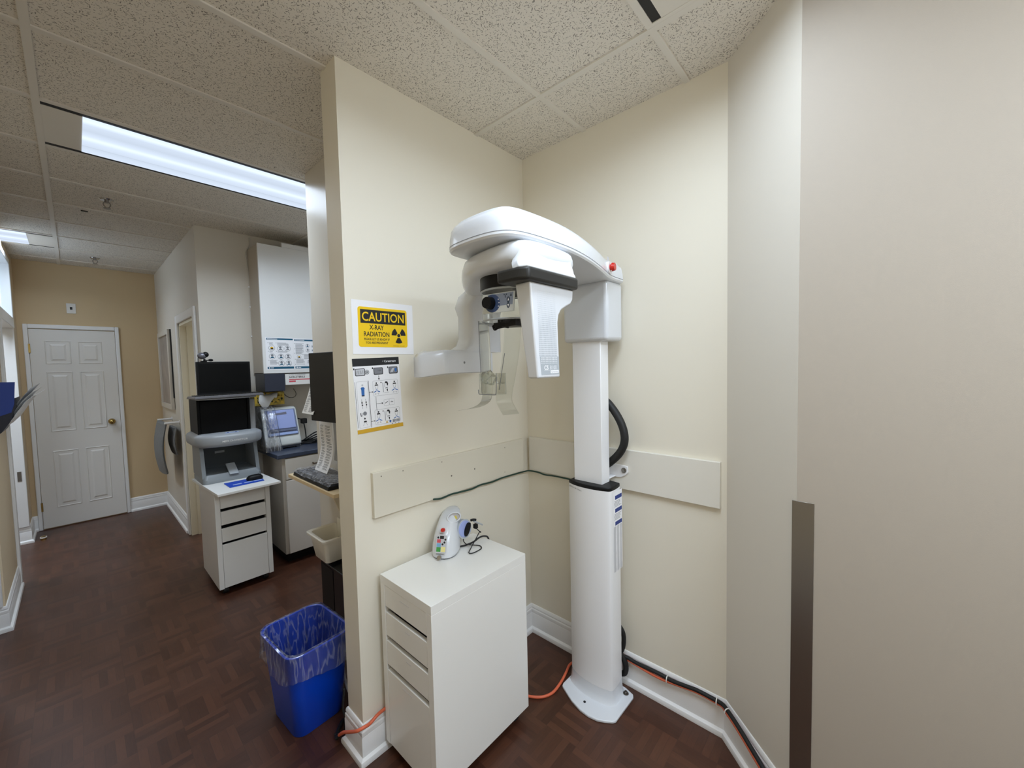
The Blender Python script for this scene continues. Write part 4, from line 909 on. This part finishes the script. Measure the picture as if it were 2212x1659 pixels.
b = bmesh.new(); loft(b, [ring(ccw([(.745, -2.25), (.76, -2.10), (1.21, -2.03), (1.235, -2.18)]), 1.389), ring(ccw([(.75, -2.245), (.765, -2.105), (1.207, -2.037), (1.228, -2.177)]), 1.408)]); obj('keyboard_body', b, KEYB, kt, bevel=.004)
b = bmesh.new()
for r in range(4):
    for c_ in range(16):
        p = Vector((1.195, -2.06, 0)) + Vector((-.0262, -.0042, 0)) * c_ + Vector((.004, -.026, 0)) * r
        bx(b, p.x - .021, p.x, p.y - .02, p.y, 1.408, 1.414)
obj('key_block', b, DGREY, kt)
mo = thing('machine_monitor', 'black flat monitor standing on the hood of the grey machine', 'monitor', (.99, -2.28, 1.388))
obj('monitor_body', box(.803, 1.152, -2.30, -2.265, 1.405, 1.660), BLACK, mo, bevel=.004)
obj('screen', box(.815, 1.140, -2.2655, -2.2635, 1.425, 1.645), mat('screen_dark', (8, 9, 10), .3, spec=.2), mo)
b = bmesh.new(); bx(b, .95, 1.01, -2.33, -2.30, 1.389, 1.52); bx(b, .88, 1.08, -2.42, -2.26, 1.389, 1.405); obj('monitor_stand', b, BLACK, mo)
wc = thing('webcam', 'round silver webcam clipped on top of the machine monitor', 'webcam', (1.12, -2.28, 1.66))
b = bmesh.new(); ball(b, (1.112, -2.27, 1.705), .030, 20, (1, 1, .85)); obj('camera_ball', b, mat('silver_grey', (120, 120, 128), .25, metal=.4), wc, smooth=60)
b = bmesh.new(); ball(b, (1.092, -2.262, 1.714), .021, 16); obj('camera_shade', b, BLACK, wc, smooth=60)
b = bmesh.new(); bx(b, 1.085, 1.12, -2.30, -2.262, 1.660, 1.666); tube(b, [(1.10, -2.275, 1.664), (1.097, -2.275, 1.68)], .007, 8, 2); ball(b, (1.06, -2.272, 1.672), .014, 12, (1.2, 1, .7)); tube(b, [(1.098, -2.275, 1.67), (1.06, -2.272, 1.672)], .004, 8, 2); tube(b, [(1.137, -2.265, 1.70), (1.139, -2.262, 1.68), (1.139, -2.265, 1.64)], .002, 6); obj('camera_clip', b, BLACK, wc, smooth=50)
mp = thing('mouse_pad', 'blue printed mouse pad on the white board beside the grey machine', 'mouse pad', (.95, -1.97, .753))
sm = Sheet((1.065, -1.895, .756), (-1, -.06, 0), (0, -1, .0)); 
b = bmesh.new(); loft(b, [ring(ccw([(1.065, -1.888), (.845, -1.90), (.84, -2.05), (1.068, -2.045)]), .7535), ring(ccw([(1.065, -1.888), (.845, -1.90), (.84, -2.05), (1.068, -2.045)]), .7565)]); pd = obj('pad', b, mat('pad_blue', (28, 74, 190), .45), mp)
q = bmesh.new()
for x0 in (1.035, .965, .905): quad(q, (x0, -1.925, .7569), (x0 - .055, -1.928, .7569), (x0 - .055, -1.955, .7569), (x0, -1.952, .7569))
obj('pad_print', q, LBLUE, pd)
ms = thing('computer_mouse', 'black computer mouse on the blue mouse pad', 'mouse', (.885, -1.985, .757))
b = bmesh.new(); loft(b, [[(.885 + x * s_, -1.985 + y * s_, .757 + z_) for x, y in rrect(-.055, .055, -.03, .03, .028, 5)] for s_, z_ in ((.95, 0), (1, .008), (.95, .02), (.75, .031), (.4, .036))]); obj('mouse_body', b, BLACK, ms, smooth=60)
b = bmesh.new(); cyl(b, (.858, -1.992, .788), (.858, -1.978, .788), .007, n=12); obj('scroll_wheel', b, DGREY, ms)

# ---------------------------------------------------------------- recess: cabinets, counter and what stands there
bc_ = thing('base_cabinet', 'beige base cabinet with one drawer and a door under the dark counter', 'cabinet', (.2, -2.35, 0))
b = bmesh.new(); bx(b, -.55, .69, -2.478, -2.0, .09, .875); obj('cabinet_carcass', b, CABSIDE, bc_)
obj('toe_kick', box(-.55, .66, -2.478, -2.06, 0, .09), BLACK, bc_)
dr = obj('drawer', box(.08, .668, -2.0, -1.98, .70, .868), CABFRONT, bc_, bevel=.002)
b = bmesh.new(); tube(b, [(.46, -1.98, .80), (.46, -1.955, .80), (.455, -1.952, .80), (.345, -1.952, .80), (.34, -1.955, .80), (.34, -1.98, .80)], .006, 8, 0); obj('handle', b, mat('handle_bronze', (96, 82, 66), .35, metal=.8), dr, smooth=50)
obj('door', box(.08, .668, -2.0, -1.98, .095, .692), mat('door_beige_white', (222, 216, 208), .4), bc_, bevel=.002)
b = bmesh.new(); bx(b, -.55, .728, -2.478, -1.975, .876, .912); tag(obj('counter_top', b, COUNTER, bevel=.006, seg=3), 'dark blue grey counter worktop in the hall recess', 'countertop')
uc = thing('wall_cabinet', 'tall white wall cabinet hung above the counter, papers taped to it', 'cabinet', (.1, -2.34, 1.56))
obj('cabinet_carcass', box(-.5, .724, -2.478, -2.22, 1.562, 2.615), CABSIDE, uc, bevel=.001)
obj('door', box(.215, .726, -2.22, -2.20, 1.558, 2.615), CABW, uc, bevel=.0015)
obj('door', box(-.5, .212, -2.22, -2.20, 1.558, 2.615), CABW, uc, bevel=.0015)
obj('crown_strip', box(-.5, .545, -2.22, -2.197, 2.615, 2.65), CABW, uc)

def guide(u0, w, h, xr_, label, right):
    t = thing('procedure_poster', label, 'poster', (u0 - w / 2, -2.2, 1.59), 0, 'procedure posters on the wall cabinet')
    s = Sheet((u0, -2.1995, 1.586), (-1, 0, 0), (0, 0, 1)); b = bmesh.new(); s.rect(b, 0, 0, w, h, 0); pg = obj('poster_sheet', b, PAPER, t)
    T1, T2, T3, T4 = bmesh.new(), bmesh.new(), bmesh.new(), bmesh.new()
    s.rect(T1, .008, h - .022, w - .002, h - .008, 1); s.rect(T1, .008, .008, w - .002, .026, 1)
    s.rect(T2, .014, h - .017, .09, h - .013, 2); s.disc(T2, .022, .017, .006, 2, 12); s.rect(T2, .032, .014, .054, .020, 2)
    if not right: C_ = [(.046, .182, 0), (.110, .178, 1), (.166, .178, 2), (.046, .112, 3), (.112, .11, 4), (.168, .11, 2), (.114, .054, 3), (.170, .054, 4)]
    else: C_ = [(.115, .205, 3), (.116, .165, 2), (.042, .108, 0), (.122, .065, 1), (.155, .20, 4), (.155, .165, 4), (.155, .115, 4)]
    for u, v, k in C_:
        r = .024 if not right else .017
        if u + r > w: r = w - u - .001
        s.disc(T3, u, v, r, 1, 20); s.disc(T2, u, v, r * .9, 2, 20)
        (s.disc(T4, u, v, r * .5, 3, 8) if k == 0 else s.disc(T3, u, v + r * .4, r * .42, 3, 10)); s.poly(T1 if k in (3, 4) else T3, [(u - r * .6, v - r * .55), (u + r * .6, v - r * .5), (u + r * .35, v - r * .05), (u - r * .3, v - r * .1)], 3)
    for u, v, n, l_ in (((.02, .225, 3, .03), (.08, .225, 4, .09), (.02, .155, 2, .03), (.08, .155, 2, .09), (.02, .08, 6, .06)) if not right else ((.008, .222, 7, .07), (.008, .178, 6, .07), (.008, .14, 2, .06), (.075, .13, 7, .05), (.01, .088, 6, .07), (.01, .045, 1, .09))):
        s.disc(T3, u, v, .003, 1, 8)
        for i in range(n): s.rect(T3, u + .008, v - .001 - i * .0065, min(w - .004, u + .008 + l_ * (1 - .25 * random.random())), v + .0018 - i * .0065, 1)
    for b_, m_, n_ in ((T1, TEAL, 'teal_print'), (T2, PAPER, 'white_print'), (T3, INKG, 'grey_print'), (T4, GOLD, 'gold_print')): obj(n_, b_, m_, pg)
guide(.704, .212, .272, 0, 'left procedure poster with teal bars on the white wall cabinet', False)
guide(.491, .165, .268, 0, 'right procedure poster on the wall cabinet, half hidden by the wall monitor', True)

sp_ = thing('cabinet_radio', 'black box fixed under the white wall cabinet', 'box', (.645, -2.34, 1.40))
obj('box_body', box(.572, .722, -2.45, -2.204, 1.406, 1.558), mat('radio_side_black', (18, 20, 30), .4), sp_, bevel=.003)
obj('box_front', box(.572, .722, -2.204, -2.2, 1.409, 1.554), mat('radio_front_blue_black', (44, 48, 62), .5), sp_)
gb_ = thing('glove_box', 'white NON-STERILE carton held under the wall cabinet', 'carton', (.42, -2.3, 1.44))
obj('carton', box(.24, .566, -2.40, -2.205, 1.456, 1.548), PAPERW, gb_, bevel=.001)
s = Sheet((.566, -2.205, 1.456), (-1, 0, 0), (0, 0, 1)); q = bmesh.new(); s.text(q, 'NON-STERILE', .030, .058, .021, .02); obj('carton_lettering', q, INK, gb_)
q = bmesh.new(); s.text(q, 'PATIENT EXAMINATION', .030, .080, .012, .0); obj('carton_grey_lettering', q, INKG, gb_)
q = bmesh.new(); s.rect(q, .030, .040, .20, .049); s.rect(q, .030, .022, .082, .036); obj('carton_red_print', q, PINK, gb_)

sc = thing('plate_scanner', 'white and lavender tabletop scanner on the counter under a plastic cover', 'dental scanner', (.585, -2.33, .912))
b = bmesh.new()
for x_ in (.485, .705):
    for y_ in (-2.235, -2.435): cyl(b, (x_, y_, .9125), (x_, y_, .94), .018, n=14)
bx(b, .47, .722, -2.45, -2.215, .922, .938); obj('scanner_foot', b, mat('foot_slate', (70, 76, 92), .5), sc)
PR = [(-2.20, .936), (-2.205, .99), (-2.222, 1.02), (-2.30, 1.245), (-2.33, 1.262), (-2.46, 1.262), (-2.468, .936)]
b = bmesh.new(); prism_x(b, PR, .458, .735); scb = obj('scanner_body', b, PALEG, sc, bevel=.018, seg=4)
def slope(u, v, k=.0, d=.0):   # point on the sloped face: u across, v 0..1 up
    y0, z0, y1, z1 = -2.221, 1.02, -2.301, 1.245
    n = Vector((0, z1 - z0, y0 - y1)).normalized()
    return Vector((u, y0 + (y1 - y0) * v, z0 + (z1 - z0) * v)) + n * k
def slab_(u0, u1, v0, v1, k0, k1):
    b = bmesh.new(); loft(b, [[tuple(slope(u, v, k)) for u, v in ((u0, v0), (u1, v0), (u1, v1), (u0, v1))] for k in (k0, k1)]); return b
obj('scanner_surround', slab_(.474, .712, .02, .99, -.002, .004), mat('surround_slate', (120, 130, 158), .4), scb, bevel=.003)
ld = obj('scanner_lid', slab_(.488, .695, .26, .95, .003, .018), PERI, scb, bevel=.006, seg=3)
obj('scanner_tray', slab_(.482, .703, .03, .12, .003, .014), LBLUE, scb, bevel=.004)
obj('lid_lip', slab_(.488, .695, .17, .27, .003, .012), mat('lip_slate', (104, 112, 136), .4), scb, bevel=.003)
q = bmesh.new(); q.faces.new([q.verts.new(slope(u, v, .0187)) for u, v in ((.55, .78), (.64, .77), (.652, .80), (.632, .84), (.55, .87))]); obj('lid_grip', q, mat('grip_slate', (112, 112, 130), .4), ld)
b = bmesh.new()
cov = [(.75, -2.15, .914), (.748, -2.165, 1.0), (.746, -2.20, 1.1), (.744, -2.262, 1.22), (.742, -2.31, 1.277), (.74, -2.455, 1.282)]
R_ = []
for f_ in range(8):
    t_ = f_ / 7.0; R_.append([(x - t_ * (.105 if i else .12) + random.uniform(-.004, .004), y + .014 * math.sin(t_ * 9) * .4 + .004, z) for i, (x, y, z) in enumerate(cov)])
loft(b, R_, closed=False)
R_ = []
for f_ in range(6):
    t_ = f_ / 5.0; R_.append([(x + .008 * math.sin(t_ * 12 + i), y + (-2.472 - y) * t_, z) for i, (x, y, z) in enumerate(cov)])
loft(b, R_, closed=False); pcv = tag(obj('dust_cover', b, COVER, smooth=50), 'creased clear plastic dust cover over the left half of the lavender scanner', 'cover')
b = bmesh.new(); tube(b, [Vector((x - (.105 if i else .12), y + .008, z)) for i, (x, y, z) in enumerate(cov)], .0016, 6, 3); obj('cover_edge', b, mat('cover_edge_slate', (70, 78, 100), .4), pcv)
tx = thing('tissue_box', 'floral tissue box with a tissue pulled out, on top of the lavender scanner', 'tissue box', (.65, -2.40, 1.264))
obj('carton', box(.535, .765, -2.465, -2.345, 1.2835, 1.395), FLORAL, tx, bevel=.002)
q = bmesh.new(); s = Sheet((.765, -2.3445, 1.2835), (-1, 0, 0), (0, 0, 1))
for k in range(26): s.disc(q, random.uniform(.012, .22), random.uniform(.01, .10), random.uniform(.004, .011), 0, 7)
obj('dark_leaves', q, mat('leaf_dark', (54, 60, 30), .6), tx)
q = bmesh.new()
for k in range(18): s.disc(q, random.uniform(.012, .22), random.uniform(.01, .10), random.uniform(.004, .012), 1, 7)
s.rect(q, .001, .02, .02, .09, 1); obj('yellow_petals', q, mat('petal_yellow', (222, 186, 70), .6), tx)
b = bmesh.new(); R_ = []
for i in range(7):
    t_ = i / 6; R_.append([(.725 - j * .023 + .02 * t_ + random.uniform(-.006, .006), -2.40 + .095 * math.sin(t_ * 1.75) + random.uniform(-.006, .006), 1.372 + .022 * math.sin(t_ * 3.1) - (.07 + .05 * math.sin(j * .9)) * t_ * t_ + random.uniform(-.009, .009)) for j in range(7)])
loft(b, R_, closed=False); obj('tissue', b, TISSUE, tx, smooth=50, label='white tissue pulled out')
b = bmesh.new()
for k in range(5):
    o_ = k * .018; tube(b, [(.43 - o_, -2.31 - .02 * k, .919), (.36 - o_, -2.25 + .015 * k, .925 + .012 * k), (.28, -2.28 - .015 * k, .922 + .02 * k), (.32 + o_, -2.38, .93), (.42 - o_ / 2, -2.42, .925)], .006, 8)
tube(b, [(.455, -2.44, 1.135), (.42, -2.43, 1.14), (.37, -2.42, 1.115), (.355, -2.41, 1.05), (.35, -2.40, .95)], .005, 8); bx(b, .335, .375, -2.45, -2.40, 1.085, 1.13)
tag(obj('cable_tangle', b, BLACKR, smooth=50), 'tangle of black cables on the counter beside the lavender scanner', 'cables')
b = bmesh.new(); tube(b, [(.51, -2.472, 1.40), (.49, -2.47, 1.36), (.45, -2.472, 1.33), (.405, -2.472, 1.335), (.395, -2.472, 1.37), (.415, -2.472, 1.41)], .0022, 6)
tag(obj('thin_cable', b, DGREY, smooth=50), 'thin dark cable looping on the wall above the lavender scanner', 'cable')
cv = bmesh.new(); tube(cv, [(.705, -2.48 + .006, H - .02), (.708, -2.472, 2.66), (.735, -2.474, 2.60), (.737, -2.474, 2.55), (.726, -2.474, 2.42), (.724, -2.474, 2.2), (.722, -2.474, 2.0), (.722, -2.474, 1.8), (.722, -2.474, 1.55)], .005, 8)
wcb = tag(obj('white_wall_cable', cv, mat('cable_offwhite', (206, 202, 194), .5), smooth=50), 'white cable clipped down the white column beside the wall cabinet', 'cable')
for z_ in (2.30, 2.13, 1.88): obj('cable_clip', box(.714, .732, -2.48, -2.465, z_ - .006, z_ + .006), TRIM, wcb)

# ---------------------------------------------------------------- hall walls
wp = thing('wall_plate', 'small white wall plate with a dark hole above the far hall door', 'wall plate', (1.757, -4.79, 2.287))
obj('plate', box(1.722, 1.79, -4.79, -4.782, 2.232, 2.338), PAPERW, wp, bevel=.003)
obj('socket', box(1.747, 1.765, -4.7825, -4.7805, 2.272, 2.30), INK, wp)
pf = thing('framed_picture', 'pale framed picture on the right hall wall above the grey apron', 'picture', (1.08, -4.2, 1.6))
y0_, y1_, z0_, z1_ = -4.56, -3.86, 1.20, 2.03
b = bmesh.new()
for a in ((y0_, y0_ + .045, z0_, z1_), (y1_ - .045, y1_, z0_, z1_), (y0_ + .045, y1_ - .045, z0_, z0_ + .05), (y0_ + .045, y1_ - .045, z1_ - .05, z1_)): bx(b, 1.084, 1.112, *a)
obj('frame', b, FRAMEW, pf, bevel=.003)
obj('art_sheet', box(1.086, 1.096, y0_ + .045, y1_ - .045, z0_ + .05, z1_ - .05), ART, pf)
obj('frame_gap_shade', box(1.081, 1.092, y1_ + .004, y1_ + .010, z0_ + .12, z1_), INK, pf)  # dark strip standing in for the shadow gap beside the frame
ap = thing('lead_apron', 'grey lead apron folded over two white wall pegs in the hall', 'apron', (1.15, -3.95, .6))
def drape(x0, x1, ya, yb, zt, zb, bow, th):
    R = []
    for i in range(13):
        z = zt + (zb - zt) * i / 12; t_ = i / 12; k = math.sin(math.pi * t_) * bow; e = 1 - .10 * max(0, t_ - .75) / .25
        xx = x0 + (x1 - x0) * t_ + k; ym, hw = (ya + yb) / 2, (yb - ya) / 2 * e
        R.append([(xx + th * .5 * math.sin(a) * 1.0, ym + hw * math.cos(a), z) for a in [2 * math.pi * q_ / 18 for q_ in range(18)]])
    b = bmesh.new(); loft(b, R); return b
obj('front_flap', drape(1.19, 1.20, -4.17, -3.66, 1.075, .575, .03, .055), FELT, ap, smooth=60)
obj('back_flap', drape(1.115, 1.115, -4.02, -3.62, 1.03, .76, .02, .03), FELT, ap, smooth=60)
for y, lab in ((-3.66, 'white wall peg nearer the doorway, grey apron hanging on it'), (-4.13, 'white wall peg farther from the doorway, above the grey apron')):
    b = bmesh.new(); cyl(b, (1.08, y, 1.085), (1.20, y, 1.085), .011, n=14); cyl(b, (1.08, y, 1.085), (1.086, y, 1.085), .022, n=14)
    tag(obj('wall_peg', b, TRIM, smooth=40), lab, 'peg', 'pegs holding the grey apron')
fh = thing('file_holder', 'dark curved wall file holder on the left hall wall, stuffed with papers', 'file holder', (2.13, -2.85, 1.2))
prof_ = [(2.13, 1.20), (2.108, 1.215), (2.068, 1.285), (2.045, 1.37), (2.036, 1.44), (2.041, 1.44), (2.05, 1.37), (2.073, 1.29), (2.11, 1.222), (2.124, 1.215), (2.124, 1.48), (2.13, 1.48)]
b = bmesh.new(); prism_y(b, prof_, -3.02, -2.715); prism_y(b, [(2.13, 1.20), (2.108, 1.215), (2.068, 1.285), (2.045, 1.37), (2.036, 1.44), (2.13, 1.44)], -2.715, -2.71); obj('holder_body', b, mat('holder_navy', (22, 24, 38), .4), fh)
b = bmesh.new(); prism_y(b, [(2.122, 1.32), (2.06, 1.345), (2.046, 1.40), (2.036, 1.545), (2.122, 1.547)], -2.709, -2.705)
tag(obj('blue_folder', b, NAVY), 'blue folder standing at the near side of the wall file holder', 'folder')
for k, (off, w1, tip, m_, lab) in enumerate(((0.0, -2.73, 1.0, PAPER, 'outermost white sheet curling out along the wall file holder'), (.010, -2.76, .97, PAPERW, 'second white sheet tucked behind the curling outer one in the file holder'), (.020, -2.80, .93, INKL, 'grey sheet deepest in the row of papers in the file holder'))):
    c_ = [(2.085, 1.262), (2.045, 1.315), (2.008, 1.385), (1.972, 1.445), (1.972 - .04 * tip, 1.445 + .035 * tip + .012 * k)]
    S_ = spline([(x - .012 + off * .9, 0, z + off * 1.3) for x, z in c_], 4); b = bmesh.new()
    loft(b, [[(p.x, -3.0, p.z), (p.x + .035, w1 + random.uniform(-.008, .008), p.z - .03), (p.x + .0362, w1, p.z - .0288), (p.x + .0012, -3.0, p.z + .0012)] for p in S_])
    tag(obj('loose_sheet', b, m_, smooth=50), lab, 'paper', 'papers in the wall file holder')
ds = thing('door_stop', 'small brass door stop on the floor by the far left baseboard', 'door stop', (2.055, -4.40, 0))
b = bmesh.new(); cyl(b, (2.05, -4.42, 0), (2.05, -4.42, .035), .02, .018, 16); obj('stop_post', b, BRASS, ds, smooth=40)
b = bmesh.new(); cyl(b, (2.05, -4.42, .018), (2.05, -4.42, .028), .023, n=16); obj('bumper', b, PAPERW, ds)
